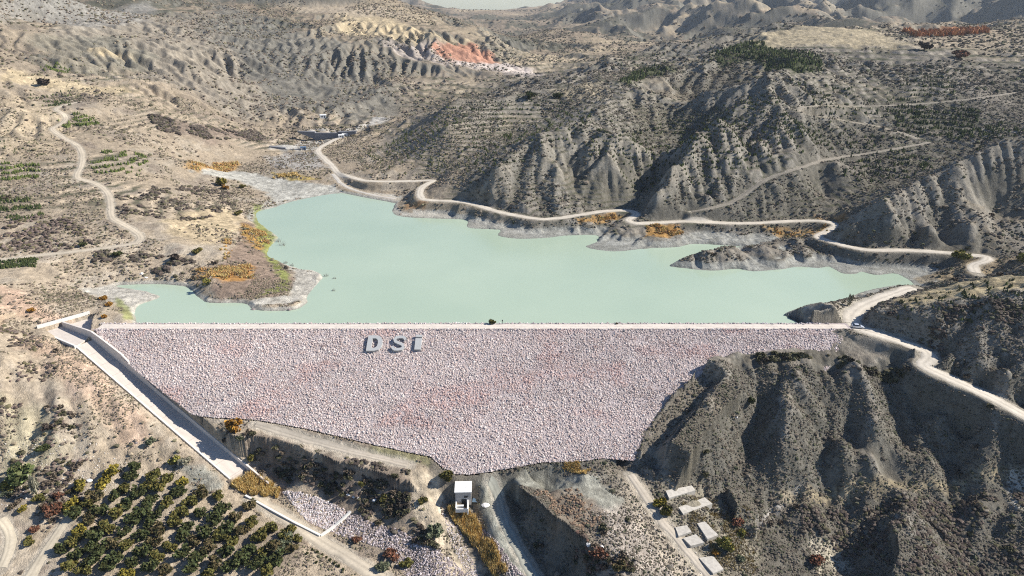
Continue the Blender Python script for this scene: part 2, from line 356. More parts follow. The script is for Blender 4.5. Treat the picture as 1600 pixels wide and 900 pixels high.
def cut_scarps(x, y, h):
    for T, sl in SCARPS:
        lo, hi = T.min(0)[:2] - 14, T.max(0)[:2] + 14
        q = np.nonzero((x > lo[0]) & (x < hi[0]) & (y > lo[1]) & (y < hi[1]))[0]
        if not len(q): continue
        px = x[q] + .9 * fbm(x[q] / 5, y[q] / 5, 2, 1201); py = y[q] + .9 * fbm(x[q] / 5, y[q] / 5, 2, 1211)
        d, tz = seg_dist(px, py, T[:, :3]); _, dr = seg_dist(px, py, T[:, [0, 1, 3]])
        # side of the lip, taken from the nearest segment
        best = np.full(len(q), 1e9); side = np.zeros(len(q))
        ended = np.zeros(len(q))
        for k, (p0, p1) in enumerate(zip(T[:-1], T[1:])):
            e = p1[:2] - p0[:2]; L2 = e @ e
            tt = ((px - p0[0]) * e[0] + (py - p0[1]) * e[1]) / L2; tc = np.clip(tt, 0, 1)
            dd = np.hypot(px - p0[0] - tc * e[0], py - p0[1] - tc * e[1]); m = dd < best
            best[m] = dd[m]; side[m] = (e[0] * (py - p0[1]) - e[1] * (px - p0[0]))[m]
            over = np.maximum(0, -tt) * (k == 0) + np.maximum(0, tt - 1) * (k == len(T) - 2)
            ended[m] = (over * np.sqrt(L2))[m]
        down = side < 0
        fade = 1 - sstep(0, 3, ended)
        low = np.minimum(h[q], np.maximum(tz - sl * d, tz - dr))
        pl_ = plane_z(y[q]) + .5; low = np.where((x[q] > 36) & (y[q] > 190), np.maximum(low, np.minimum(h[q], pl_)), low)
        up = np.maximum(h[q], tz - .22 * d) * (d < 7) + h[q] * (d >= 7)
        wdt = dr / sl + 6
        new = np.where(down, np.where(d < wdt, low, h[q]), up)
        h[q] = h[q] * (1 - fade) + new * fade
    return h

def terrace_mask(x, y):
    return sstep(.0, .3, fbm(x / 75, y / 75, 3, 251) + np.where(x / np.maximum(y, 1) < -.14, .02, .40)) * sstep(335, 400, y) * sstep(1500, 900, y)

def H(x, y, full=False):
    x = np.asarray(x, float); y = np.asarray(y, float)
    shp = x.shape; x = x.ravel(); y = y.ravel()
    h = Hgrid(x, y)
    info = {}
    calm = np.zeros(x.shape)
    m = (y < 520) & (np.abs(x) < 330)
    mi = np.nonzero(m)[0]
    xs, ys = x[m], y[m]
    if len(mi):
        hm = h[m]
        base = near.sample(near.base, xs, ys)
        sm = np.zeros(xs.shape)
        for pl in SMOOTH:
            lo, hi = pl.min(0) - 1, pl.max(0) + 1
            q = (xs > lo[0]) & (xs < hi[0]) & (ys > lo[1]) & (ys < hi[1])
            if q.any():
                ins = in_poly(xs[q], ys[q], pl)
                d, _ = seg_dist(xs[q], ys[q], np.column_stack([np.vstack([pl, pl[:1]]), np.zeros(len(pl) + 1)]))
                sm[q] = np.maximum(sm[q], np.where(ins, sstep(0, 6, d), 0))
        hm = hm * (1 - 0.85 * sm) + base * 0.85 * sm
        calm[m] = sm
        h[m] = hm
    hs = h.copy(); H.hs = hs.reshape(shp)
    # fine relief
    far_f = np.clip(y / 260.0, 1, 8)
    rough = 1 - 0.9 * calm
    rt = sstep(-80, 30, x)
    h = h + rough * ((.18 + .34 * rt) * fbm(x / 2.6, y / 2.6, 3, 51) + .5 * fbm(x / 8.0, y / 8.0, 3, 61, ridged=True) * (.25 + .75 * rt))
    h = h + np.where(y > 420, 1, 0) * sstep(420, 700, y) * (1.0 * fbm(x / 14.0, y / 14.0, 3, 71, ridged=True))
    # planting terraces: small steps along the contours
    st = np.where(y > 600, 3.6, 2.1)
    tzz = hs / st + .25 * fbm(x / 60, y / 60, 2, 201)
    H.tz = tzz.reshape(shp)
    fr = tzz - np.floor(tzz)
    h = h + terrace_mask(x, y) * st * .22 * (np.where(fr < .82, .5 - fr / .82, (fr - .82) / .18 - .5))
    h = cut_scarps(x, y, h)
    # lake
    dsh = np.full(x.shape, 1e3)
    m = (y < 620) & (y > 225) & (x > -270) & (x < 320)
    d, _ = seg_dist(x[m], y[m], np.column_stack([np.vstack([LAKE[:, :2], LAKE[:1, :2]]), np.zeros(len(LAKE) + 1)]))
    ins = in_poly(x[m], y[m], LAKE)
    d = np.where(ins, -d, d)
    dsh[m] = d
    hm = h[m]
    dd = d + 0.7 * vnoise(x[m] / 4.0, y[m] / 4.0, 5)
    land = np.minimum(np.maximum(hm, 0.06 + 0.09 * np.clip(d, 0, 14)), 0.05 + 0.75 * np.clip(dd, 0, 1e3) + np.maximum(0, d - 14) * 3)
    damzone = (y[m] < 250)
    land = np.where(damzone, hm, land)
    h[m] = np.where(d < 0, np.minimum(-0.15 + 0.16 * d, -0.15), land)
    # roads
    droad = np.full(x.shape, 1e3)
    for rd, w in ROADS:
        lo, hi = rd.min(0) - 14, rd.max(0) + 14
        q = (x > lo[0]) & (x < hi[0]) & (y > lo[1]) & (y < hi[1])
        d, z = seg_dist(x[q], y[q], rd)
        k = 1 - sstep(w, w + 5.5, d)
        h[q] = h[q] * (1 - k) + z * k
        droad[q] = np.minimum(droad[q], d - w)
    # dam body: ground under it stays below the rubble
    m = (y < 262) & (y > 170) & (x > -185) & (x < 140)
    xs, ys = x[m], y[m]
    hm = h[m]
    ins = in_poly(xs, ys, FACE)
    d, _ = seg_dist(xs, ys, np.vstack([FACE, FACE[:1]]))
    pz = plane_z(ys)
    hm = np.where(ins, np.minimum(hm, pz - 0.9 - 0.25 * np.clip(d, 0, 10)), hm)
    right = xs > 36
    blend = (~ins) & (d < 5) & ~right & (ys < CREST_Y0 - 2)
    hm = np.where(blend, hm * sstep(0, 5, d) + (pz - 0.1) * (1 - sstep(0, 5, d)), hm)
    cr = (ys >= CREST_Y0 - .5) & (xs > -164.5) & (xs < XR + 14)
    hm = np.where(cr & (ys <= CREST_Y1 + .5), CREST_Z - 0.45, hm)
    up = cr & (ys > CREST_Y1 + .5)
    hm = np.where(up & (xs < XR - 6) & (xs > -150), np.minimum(hm, CREST_Z - .5 - (ys - CREST_Y1) / 2.2), hm)
    h[m] = hm
    # spillway trench and inlet basin
    m = (x < -70) & (x > -210) & (y < 275) & (y > 165)
    xs, ys = x[m], y[m]; hm = h[m]
    s = (xs - SP_L0[0]) * sd[0] + (ys - SP_L0[1]) * sd[1]
    t = (xs - SP_L0[0]) * SP_N[0] + (ys - SP_L0[1]) * SP_N[1]
    fl = sp_z(s)
    on = (s > -1) & (s < SP_LEN + 1.5)
    hm = np.where(on & (t > -0.9) & (t < SP_W + 0.3), fl - 0.9, hm)
    lf = on & (t <= -0.9) & (t > -9)
    k = 1 - sstep(1, 9, -t)
    hm = np.where(lf, hm * (1 - k) + (fl + 0.15 + 0.10 * -t) * k, hm)
    insb = in_poly(xs, ys, BASIN)
    wl_ = np.array([P(56, 520.5, 0), P(144, 495.5, 0)]); dw, _ = seg_dist(xs, ys, wl_)
    hm = np.where(~insb & (dw < 12) & (s < -1), np.minimum(hm, 1.5 + .3 * dw), hm)
    hm = np.where(insb, -0.55, hm)
    h[m] = hm
    if full: return h.reshape(shp), dsh.reshape(shp), droad.reshape(shp), calm.reshape(shp)
    return h.reshape(shp)

def hit(u, v, n=900):
    """where the sight line through a picture position meets the ground"""
    u = np.atleast_1d(np.asarray(u, float)); v = np.atleast_1d(np.asarray(v, float))
    dx, dy, dz = ray(u, v)
    ts = 150 * (4500 / 150) ** (np.arange(n) / (n - 1))
    T = np.broadcast_to(ts, (len(u), n))
    gx, gy, gz = dx[:, None] * T, dy[:, None] * T, CAMZ + dz[:, None] * T
    hh = H(gx, gy)
    below = gz < hh
    i = np.where(below.any(1), below.argmax(1), n - 1); i = np.maximum(i, 1)
    r = np.arange(len(u))
    a = (gz - hh)[r, i - 1]; b = (gz - hh)[r, i]
    f = np.clip(a / (a - b + 1e-9), 0, 1)
    t = ts[i - 1] + f * (ts[i] - ts[i - 1])
    return np.stack([dx * t, dy * t, CAMZ + dz * t], -1)
def hit1(u, v):
    return hit([u], [v])[0]

# ------------------------------------------------------------------ scene helpers
def link(name, me, mat=None, parent=None):
    o = bpy.data.objects.new(name, me); COL.objects.link(o)
    if mat is not None and me is not None:
        me.materials.append(mat)
    if parent is not None: o.parent = parent
    return o
def tag(o, label=None, cat=None, group=None, kind=None):
    if label: o['label'] = label
    if cat: o['category'] = cat
    if group: o['group'] = group
    if kind: o['kind'] = kind
    return o
def empty(name, loc, rz=0.0, label=None, cat=None, group=None):
    o = bpy.data.objects.new(name, None); COL.objects.link(o)
    o.location = loc; o.rotation_euler = (0, 0, rz); o.empty_display_size = 0.5
    return tag(o, label, cat, group)
def np_mesh(name, V, F, smooth=False, col=None):
    """F: (n,3) or (n,4) int array"""
    me = bpy.data.meshes.new(name)
    V = np.asarray(V, np.float32); F = np.asarray(F, np.int32)
    k = F.shape[1]
    me.vertices.add(len(V)); me.vertices.foreach_set('co', V.ravel())
    me.loops.add(F.size); me.loops.foreach_set('vertex_index', F.ravel())
    me.polygons.add(len(F)); me.polygons.foreach_set('loop_start', np.arange(len(F), dtype=np.int32) * k)
    me.polygons.foreach_set('use_smooth', np.full(len(F), smooth))
    if col is not None:
        a = me.color_attributes.new('Col', 'FLOAT_COLOR', 'POINT')
        c = np.ones((len(V), 4), np.float32); c[:, :3] = col
        a.data.foreach_set('color', c.ravel())
    me.update(calc_edges=True)
    return me

class MB:
    """collects boxes and prisms into one mesh"""
    def __init__(s): s.v = []; s.f = []
    def add(s, vs, fs):
        o = len(s.v); s.v += [tuple(p) for p in vs]; s.f += [tuple(i + o for i in f) for f in fs]; return s
    def box(s, x0, x1, y0, y1, z0, z1):
        return s.add([(x0,y0,z0),(x1,y0,z0),(x1,y1,z0),(x0,y1,z0),(x0,y0,z1),(x1,y0,z1),(x1,y1,z1),(x0,y1,z1)],
                     [(0,3,2,1),(4,5,6,7),(0,1,5,4),(1,2,6,5),(2,3,7,6),(3,0,4,7)])
    def hexa(s, b, t):      # bottom quad, top quad
        return s.add(list(b) + list(t), [(0,3,2,1),(4,5,6,7),(0,1,5,4),(1,2,6,5),(2,3,7,6),(3,0,4,7)])
    def prism(s, poly, z0, z1):
        n = len(poly)
        vs = [(p[0], p[1], z0) for p in poly] + [(p[0], p[1], z1) for p in poly]
        return s.add(vs, [tuple(range(n - 1, -1, -1)), tuple(range(n, 2 * n))] + [(i, (i + 1) % n, n + (i + 1) % n, n + i) for i in range(n)])
    def cyl(s, c, r0, r1, h, n=10, axis='z'):
        vs = []
        for k, (r, z) in enumerate(((r0, 0), (r1, h))):
            for i in range(n):
                a = 2 * math.pi * i / n
                p = (r * math.cos(a), r * math.sin(a), z)
                if axis == 'y': p = (p[0], p[2], p[1])
                if axis == 'x': p = (p[2], p[0], p[1])
                vs.append((c[0] + p[0], c[1] + p[1], c[2] + p[2]))
        return s.add(vs, [tuple(range(n - 1, -1, -1)), tuple(range(n, 2 * n))] + [(i, (i + 1) % n, n + (i + 1) % n, n + i) for i in range(n)])
    def build(s, name, mat, parent=None, bevel=0.0):
        me = bpy.data.meshes.new(name); me.from_pydata(s.v, [], s.f); me.update()
        bm = bmesh.new(); bm.from_mesh(me)
        bmesh.ops.recalc_face_normals(bm, faces=bm.faces)
        if bevel: bmesh.ops.bevel(bm, geom=list(bm.edges), offset=bevel, segments=1, affect='EDGES')
        bm.to_mesh(me); bm.free()
        return link(name, me, mat, parent)

# ------------------------------------------------------------------ materials
def new_mat(name):
    m = bpy.data.materials.new(name); m.use_nodes = True
    nt = m.node_tree; b = nt.nodes['Principled BSDF']
    return m, nt, b
def N(nt, typ, **kw):
    n = nt.nodes.new(typ)
    for k, v in kw.items():
        if k in n.inputs: n.inputs[k].default_value = v
        else: setattr(n, k, v)
    return n
def mat_plain(name, col, rough=0.9, var=0.15, scale=2.0, bump=0.0, metal=0.0, spec=0.2, scale2=None):
    """colour broken up by two octaves of object-space noise"""
    m, nt, b = new_mat(name)
    tc = N(nt, 'ShaderNodeTexCoord')
    nz = N(nt, 'ShaderNodeTexNoise', Scale=scale, Detail=6.0, Roughness=0.65)
    nt.links.new(tc.outputs['Object'], nz.inputs['Vector'])
    mp = N(nt, 'ShaderNodeMapRange'); mp.inputs['From Min'].default_value = .25; mp.inputs['From Max'].default_value = .75
    mp.inputs['To Min'].default_value = 1 - var; mp.inputs['To Max'].default_value = 1 + var
    nt.links.new(nz.outputs['Fac'], mp.inputs['Value'])
    mx = N(nt, 'ShaderNodeMix', data_type='RGBA', blend_type='MULTIPLY'); mx.inputs[0].default_value = 1
    mx.inputs[6].default_value = (*col, 1)
    nt.links.new(mp.outputs['Result'], mx.inputs[7]); nt.links.new(mx.outputs[2], b.inputs['Base Color'])
    b.inputs['Roughness'].default_value = rough; b.inputs['Metallic'].default_value = metal
    b.inputs['Specular IOR Level'].default_value = spec
    if bump:
        bp = N(nt, 'ShaderNodeBump', Strength=1.0, Distance=bump)
        nt.links.new(nz.outputs['Fac'], bp.inputs['Height']); nt.links.new(bp.outputs['Normal'], b.inputs['Normal'])
    return m
def mat_attr(name, rough=0.95, scale=0.8, var=0.2, bump=0.15, spec=0.1, objvar=False):
    """colour read from the mesh's own 'Col' attribute, broken up by fine noise"""
    m, nt, b = new_mat(name)
    at = N(nt, 'ShaderNodeAttribute', attribute_name='Col')
    tc = N(nt, 'ShaderNodeTexCoord')
    nz = N(nt, 'ShaderNodeTexNoise', Scale=scale, Detail=8.0, Roughness=0.7)
    nt.links.new(tc.outputs['Object'], nz.inputs['Vector'])
    mp = N(nt, 'ShaderNodeMapRange'); mp.inputs['From Min'].default_value = .25; mp.inputs['From Max'].default_value = .75
    mp.inputs['To Min'].default_value = 1 - var; mp.inputs['To Max'].default_value = 1 + var
    nt.links.new(nz.outputs['Fac'], mp.inputs['Value'])
    mx = N(nt, 'ShaderNodeMix', data_type='RGBA', blend_type='MULTIPLY'); mx.inputs[0].default_value = 1
    nt.links.new(at.outputs['Color'], mx.inputs[6])
    nt.links.new(mp.outputs['Result'], mx.inputs[7]); nt.links.new(mx.outputs[2], b.inputs['Base Color'])
    b.inputs['Roughness'].default_value = rough; b.inputs['Specular IOR Level'].default_value = spec
    if bump:
        bp = N(nt, 'ShaderNodeBump', Strength=1.0, Distance=bump)
        nt.links.new(nz.outputs['Fac'], bp.inputs['Height']); nt.links.new(bp.outputs['Normal'], b.inputs['Normal'])
    return m

# ------------------------------------------------------------------ ground
def lerp(a, b, t): return a + (np.asarray(b) - a) * np.asarray(t)[..., None]
def blob_mask(x, y, pl, soft, wob=0.0, seed=0, wl=6.0):
    """soft world-space polygon mask with a wobbly border"""
    out = np.zeros(x.shape)
    lo, hi = pl.min(0) - soft - wob, pl.max(0) + soft + wob
    q = (x > lo[0]) & (x < hi[0]) & (y > lo[1]) & (y < hi[1])
    if not q.any(): return out
    xs, ys = x[q], y[q]
    d, _ = seg_dist(xs, ys, np.column_stack([np.vstack([pl, pl[:1]]), np.zeros(len(pl) + 1)]))
    d = np.where(in_poly(xs, ys, pl), d, -d)
    if wob: d = d + wob * fbm(xs / wl, ys / wl, 3, 90 + seed)
    out[q] = sstep(-soft, soft, d)
    return out
def hpoly(px):
    a = np.array(px, float); return hit(a[:, 0], a[:, 1])[:, :2]
# colour regions drawn on the ground, carried to world positions along the sight lines
TAN, PALE, GREY, DGREY = np.array([.40,.325,.235]), np.array([.49,.43,.34]), np.array([.215,.190,.155]), np.array([.135,.119,.097])
BROWN, GRASS, OLIVE, SILT = np.array([.19,.145,.11]), np.array([.42,.33,.19]), np.array([.16,.15,.085]), np.array([.42,.39,.33])
PINK, MINT, ORANGE, GREEN = np.array([.55,.38,.27]), np.array([.305,.30,.25]), np.array([.36,.18,.05]), np.array([.13,.17,.045])
def ground_colour(x, y, h, slope, dsh, droad, ar):
    n1 = fbm(x / 60, y / 60, 4, 201); n2 = fbm(x / 14, y / 14, 4, 211); n3 = fbm(x / 4, y / 4, 3, 221)
    n4 = fbm(x / 1.7, y / 1.7, 2, 231)
    ang = x / np.maximum(y, 1)
    leftw = sstep(0.02, -0.22, ang + 0.10 * n1 + 0.05 * np.clip((y - 450) / 300, -.5, 1.5))
    tan = lerp(np.broadcast_to(TAN, x.shape + (3,)), PALE, sstep(-.1, .6, n2 + .3 * n3) * .7)
    tan = lerp(tan, BROWN, sstep(.05, .5, n1 * .5 + n2 * .7 + .3 * n3) * .65)
    tan = tan * (1 - .20 * sstep(300, 380, y))[..., None]
    gry = lerp(np.broadcast_to(GREY, x.shape + (3,)), DGREY, sstep(-.15, .5, n2 + .5 * n3) * .75)
    gry = lerp(gry, np.array([.25,.21,.15]), sstep(.1, .5, n1 + .35 * n2 - .25 * (slope - .45)) * .65)
    gry = lerp(gry, np.array([.26,.245,.21]), sstep(.5, .95, slope + .25 * n3) * .55)
    # bare pale crests, vegetated hollows
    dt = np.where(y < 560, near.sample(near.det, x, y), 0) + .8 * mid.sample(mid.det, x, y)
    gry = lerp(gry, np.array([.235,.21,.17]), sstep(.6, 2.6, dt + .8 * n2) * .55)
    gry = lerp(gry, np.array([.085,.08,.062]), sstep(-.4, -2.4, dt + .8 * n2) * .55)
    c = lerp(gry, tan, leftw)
    # far land: drier, paler, patchy
    fw = sstep(620, 1100, y + 120 * n1)
    n5 = fbm(x / 210, y / 210, 4, 241)
    farc = lerp(np.broadcast_to(np.array([.25,.20,.145]), x.shape + (3,)), np.array([.10,.095,.072]), sstep(-.15, .25, n5 + .6 * n2 + .8 * (slope - .3)))
    farc = lerp(farc, np.array([.38,.31,.21]), sstep(.15, .5, -n5 + .2 * n1) * .7)
    farc = lerp(farc, np.array([.19,.178,.15]), sstep(.35, .7, slope) * .6)
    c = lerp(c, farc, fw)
    # planted terraces follow the contours
    tz = TZ
    ln = sstep(.42, .12, np.abs(tz - np.floor(tz) - .5) * 2 + .25 * n3)
    tm = terrace_mask(x, y) * sstep(1.1, .5, slope)
    c = lerp(c, np.array([.075,.08,.05]), ln * tm * (.75 + .25 * sstep(-.2, .4, n3)))
    ln2 = sstep(.30, .1, np.abs(tz - np.floor(tz) - .9) * 2 + .3 * n3)
    c = lerp(c, c * 1.5, ln2 * tm * .8)
    # drawdown band round the lake
    bandh = np.where(ang > -.15, 3.4, 1.5)
    band = (dsh < 60) * sstep(1.0, .55, h / bandh + .15 * n3) * (dsh < 60)
    strata = .5 + .5 * np.sin(h * 9 + n2 * 1.5)
    bc = lerp(np.broadcast_to(np.array([.25,.245,.215]), x.shape + (3,)), np.array([.34,.335,.30]), strata * .7 + .3 * n3)
    bc = lerp(bc, SILT, leftw)
    c = lerp(c, bc, band * (y > 250))
    wet = (dsh < 3) * sstep(.45, .1, h) * (y > 250)
    c = lerp(c, np.array([.22,.22,.19]), wet * .6)
    for pl, colr, soft, wob, amt in REGIONS:
        k = blob_mask(x, y, pl, soft, wob, 3, max(3.0, wob * 1.5))
        if k.any(): c = lerp(c, np.asarray(colr) * (1 + .22 * n3[..., None] + .15 * n4[..., None]), k * amt)
    # verge of roads
    k = sstep(.9, 0, droad + 1.0 * n3) * (droad < 20)
    c = lerp(c, np.array([.46,.41,.33]), k * .6)
    c = c * (1 + .26 * n4 + .14 * n3)[..., None]
    return np.clip(c, .015, .85)

def build_ground():
    rs = [112.0]
    while rs[-1] < 9000:
        r = rs[-1]
        st = .42 if r < 300 else .42 + (r - 300) * .0028 if r < 700 else 1.54 + (r - 700) * .0055
        rs.append(r + st)
    rs = np.array(rs); th = np.linspace(R(-52), R(52), 1180)
    RR, TT = np.meshgrid(rs, th, indexing='ij')
    x = (RR * np.sin(TT)); y = (RR * np.cos(TT))
    global TZ
    h, dsh, droad, calm = H(x, y, True); TZ = H.tz.ravel()
    gx = np.gradient(h, axis=1) / (np.hypot(np.gradient(x, axis=1), np.gradient(y, axis=1)) + 1e-6)
    gr = np.gradient(h, axis=0) / (np.gradient(RR, axis=0))
    slope = np.hypot(gx, gr)
    c = ground_colour(x.ravel(), y.ravel(), h.ravel(), slope.ravel(), dsh.ravel(), droad.ravel(), None)
    nr, nt_ = x.shape
    i = np.arange(nr * nt_).reshape(nr, nt_)
    F = np.stack([i[:-1, :-1], i[:-1, 1:], i[1:, 1:], i[1:, :-1]], -1).reshape(-1, 4)[:, ::-1]
    me = np_mesh('terrain', np.stack([x, y, h], -1).reshape(-1, 3), F, True, c)
    m = mat_attr('dry_ground', .97, .8, .38, .55, .05)
    nt = m.node_tree                                    # second, finer grain of clods and stones
    tc = [n for n in nt.nodes if n.type == 'TEX_COORD'][0]; b = nt.nodes['Principled BSDF']; bp0 = [n for n in nt.nodes if n.type == 'BUMP'][0]
    vz = N(nt, 'ShaderNodeTexNoise', Scale=2.6, Detail=3.0, Roughness=.6); nt.links.new(tc.outputs['Object'], vz.inputs['Vector'])
    bp = N(nt, 'ShaderNodeBump', Strength=1.0, Distance=.35); nt.links.new(vz.outputs['Fac'], bp.inputs['Height']); nt.links.new(bp0.outputs['Normal'], bp.inputs['Normal'])
    nt.links.new(bp.outputs['Normal'], b.inputs['Normal'])
    o = link('terrain', me, m); tag(o, kind='structure')
    print('terrain', me.vertices[0].co, nr, nt_)
    return o
GOLD = np.array([.46,.37,.235])
REG_PX = [
 ([(80,20),(330,20),(420,100),(480,170),(400,185),(300,150),(200,110),(100,75)], np.array([.25,.22,.175]), 14, 30, .7),
 ([(330,5),(400,18),(450,48),(520,58),(600,108),(640,170),(560,190),(470,180),(420,140),(370,90),(325,50)], np.array([.165,.155,.13]), 14, 26, .85),
 ([(0,0),(240,0),(230,30),(120,45),(50,22),(0,26)], np.array([.27,.255,.225]), 14, 18, .7),
 ([(60,60),(180,55),(240,90),(160,120),(60,100)], np.array([.19,.18,.14]), 10, 18, .6),  # picture outline, colour, softness (m), wobble (m), strength
 ([(0,105),(60,115),(130,130),(200,135),(222,146),(150,147),(60,136),(0,126)], GOLD, 6, 8, .9),
 ([(140,75),(200,82),(206,90),(150,87)], GOLD, 6, 6, .9),
 ([(530,18),(600,28),(680,52),(740,64),(690,68),(600,56),(530,48)], GOLD, 12, 14, .85),
 ([(440,5),(560,8),(640,24),(560,26),(470,20)], np.array([.40,.33,.24]), 14, 14, .8),
 ([(1150,64),(1250,42),(1340,45),(1400,60),(1425,72),(1350,76),(1250,72),(1180,76)], np.array([.36,.30,.20]), 14, 14, .85),
 ([(1430,62),(1500,50),(1600,45),(1600,72),(1500,76),(1440,72)], np.array([.33,.27,.19]), 14, 12, .85),
 ([(850,140),(920,128),(950,150),(900,160)], np.array([.30,.25,.17]), 10, 10, .7),
 ([(590,60),(660,70),(690,66),(780,98),(840,112),(850,120),(780,112),(690,100),(620,84)], np.array([.36,.31,.27]), 10, 14, .8),
 ([(662,80),(690,68),(735,66),(765,82),(782,98),(735,100),(700,96)], np.array([.40,.205,.135]), 5, 9, .9),
 ([(690,94),(740,98),(790,98),(830,108),(840,116),(770,108)], np.array([.50,.43,.38]), 6, 8, .8),
 ([(1108,84),(1150,70),(1190,66),(1204,76),(1284,92),(1284,112),(1240,116),(1180,97),(1120,97)], np.array([.065,.075,.035]), 6, 10, .9),
 ([(968,128),(990,112),(1040,98),(1050,108),(1010,122),(985,134)], np.array([.065,.075,.035]), 6, 8, .85),
 ([(1410,48),(1540,44),(1545,50),(1430,58)], np.array([.30,.14,.07]), 5, 6, .9),
 ([(300,267),(345,258),(400,272),(450,282),(520,290),(538,302),(470,309),(430,316),(405,296),(370,282)], np.array([.40,.385,.335]), 3, 4, .95),
 ([(285,262),(330,255),(372,252),(374,261),(310,270)], np.array([.38,.24,.10]), 2, 3, .9),
 ([(425,270),(465,272),(500,280),(455,283)], np.array([.36,.27,.09]), 2, 3, .9),
 ([(415,245),(445,240),(490,236),(512,262),(470,266),(430,262)], np.array([.33,.31,.28]), 3, 4, .85),
 ([(470,205),(500,200),(560,196),(605,182),(612,186),(560,206),(520,208)], np.array([.42,.395,.35]), 3, 4, .9),
 ([(425,232),(470,220),(515,217),(500,232),(470,236)], np.array([.40,.38,.34]), 3, 4, .9),
 ([(250,345),(330,325),(372,330),(380,360),(330,382),(280,372)], np.array([.46,.365,.23]), 5, 6, .85),
 ([(380,345),(415,358),(422,395),(445,420),(460,440),(440,466),(340,470),(332,455),(332,430),(365,385)], np.array([.22,.16,.12]), 2, 3, .85),
 ([(378,350),(414,362),(424,385),(405,392),(380,372)], np.array([.38,.22,.06]), 2, 3, .85),
 ([(300,425),(330,418),(398,413),(396,436),(350,440),(312,436)], np.array([.38,.20,.06]), 2, 3, .85),
 ([(394,318),(410,320),(403,340),(416,356),(432,372),(421,396),(452,428),(452,455),(400,464),(440,440),(412,396),(398,350)], np.array([.22,.24,.07]), 1.5, 1.5, .85),
 ([(462,421),(498,428),(501,440),(481,461),(478,475),(400,482),(388,472),(450,462),(460,440)], SILT, 1.2, 1.5, .95),
 ([(120,450),(180,447),(250,463),(222,478),(211,496),(180,474),(140,460)], SILT, 1.5, 2, .95),
 ([(180,462),(200,480),(212,500),(195,500),(182,480)], np.array([.22,.24,.07]), 1, 1, .7),
 ([(0,447),(60,468),(112,500),(64,506),(20,492),(0,490)], PINK, 3, 4, .8),
 ([(62,524),(130,560),(200,622),(246,690),(200,702),(150,640),(90,585),(30,535)], PINK * .92, 3, 5, .6),
 ([(0,620),(60,640),(110,700),(60,740),(0,745)], np.array([.42,.37,.25]), 3, 4, .8),
 ([(288,728),(340,742),(352,770),(306,764)], MINT * 1.15, 1.5, 2, .8),
 ([(768,745),(860,733),(930,745),(975,790),(950,800),(900,772),(820,760)], MINT, 2, 3, .75),
 ([(752,750),(786,760),(776,800),(800,850),(842,900),(800,905),(766,845),(750,790)], MINT * 1.1, 1.2, 1.5, .85),
 ([(900,788),(1000,800),(1080,860),(1130,905),(960,905),(930,850)], np.array([.42,.36,.30]), 3, 4, .8),
 ([(820,770),(900,765),(950,800),(930,850),(880,820)], np.array([.24,.19,.14]), 2, 4, .7),
 ([(975,745),(1010,760),(1060,830),(1115,905),(1060,905),(1005,830),(975,780)], np.array([.45,.38,.29]), 1.5, 2, .8),
 ([(1030,760),(1100,760),(1180,815),(1180,905),(1090,905),(1050,830)], np.array([.34,.30,.22]), 3, 4, .6),
 ([(650,735),(686,735),(690,790),(742,880),(756,905),(700,905),(662,840),(640,790)], np.array([.50,.42,.31]), 1.2, 2, .85),
 ([(425,668),(560,698),(650,720),(640,734),(540,718),(440,692)], np.array([.42,.36,.28]), 1, 1.5, .8),
 ([(330,655),(400,656),(430,670),(400,672),(350,668)], np.array([.46,.40,.33]), 1, 1, .7),
 ([(560,698),(665,710),(672,724),(600,716)], np.array([.27,.25,.12]), .8, 1, .7),
 ([(350,690),(430,700),(560,730),(640,752),(640,800),(560,795),(430,750)], np.array([.17,.135,.11]), 2, 3, .75),
 ([(1244,758),(1262,755),(1228,790),(1204,815),(1180,814),(1206,790)], np.array([.36,.33,.29]), .6, .8, .9),
 ([(1268,828),(1312,850),(1335,892),(1276,898)], np.array([.42,.37,.28]), 1.5, 2, .8),
 ([(1210,765),(1400,752),(1600,730),(1600,742),(1400,764),(1220,785)], np.array([.33,.27,.17]), 1.5, 2, .7),
 ([(1580,735),(1620,735),(1620,800),(1590,800),(1572,765)], np.array([.46,.42,.35]), 1, 1.5, .85),
 ([(1395,470),(1500,440),(1620,428),(1620,452),(1510,462),(1420,482)], np.array([.38,.31,.19]), 2, 3, .9),
 ([(1500,408),(1600,402),(1610,425),(1540,428),(1440,442),(1430,436)], np.array([.30,.23,.14]), 2, 3, .7),
 ([(1240,486),(1330,460),(1410,450),(1390,458),(1335,480),(1325,500),(1250,504)], np.array([.40,.36,.29]), 1, 1.5, .7),
 ([(1010,352),(1060,350),(1068,364),(1040,372),(1008,370)], np.array([.36,.20,.06]), 1.5, 2, .85),
 ([(900,342),(960,332),(978,338),(940,350),(905,350)], np.array([.36,.21,.07]), 1.5, 2, .8),
 ([(1190,352),(1290,350),(1300,362),(1260,372),(1200,362)], np.array([.35,.22,.09]), 1.5, 2, .8),
 ([(1275,338),(1320,335),(1325,342),(1290,344)], np.array([.38,.23,.10]), 1.5, 2, .8),
 ([(632,318),(665,318),(660,328),(630,326)], np.array([.33,.19,.09]), 1.5, 2, .8),
 ([(230,180),(290,190),(400,205),(420,218),(330,225),(250,205)], np.array([.19,.145,.115]), 8, 8, .75),
 ([(0,145),(90,165),(120,200),(90,240),(0,245)], np.array([.45,.36,.24]), 6, 8, .5),
]
TRACKS = []
def plan_track(name, px, w, col):
    """a dirt track graded into the slope it was seen on"""
    p = np.array(px, float); g = smooth_line(hit(p[:, 0], p[:, 1]), 6)
    for _ in range(12): g[1:-1] = .25 * g[:-2] + .5 * g[1:-1] + .25 * g[2:]
    TRACKS.append((name, g, w, col))
TC = (.50, .43, .33); HC = (.29, .255, .205)
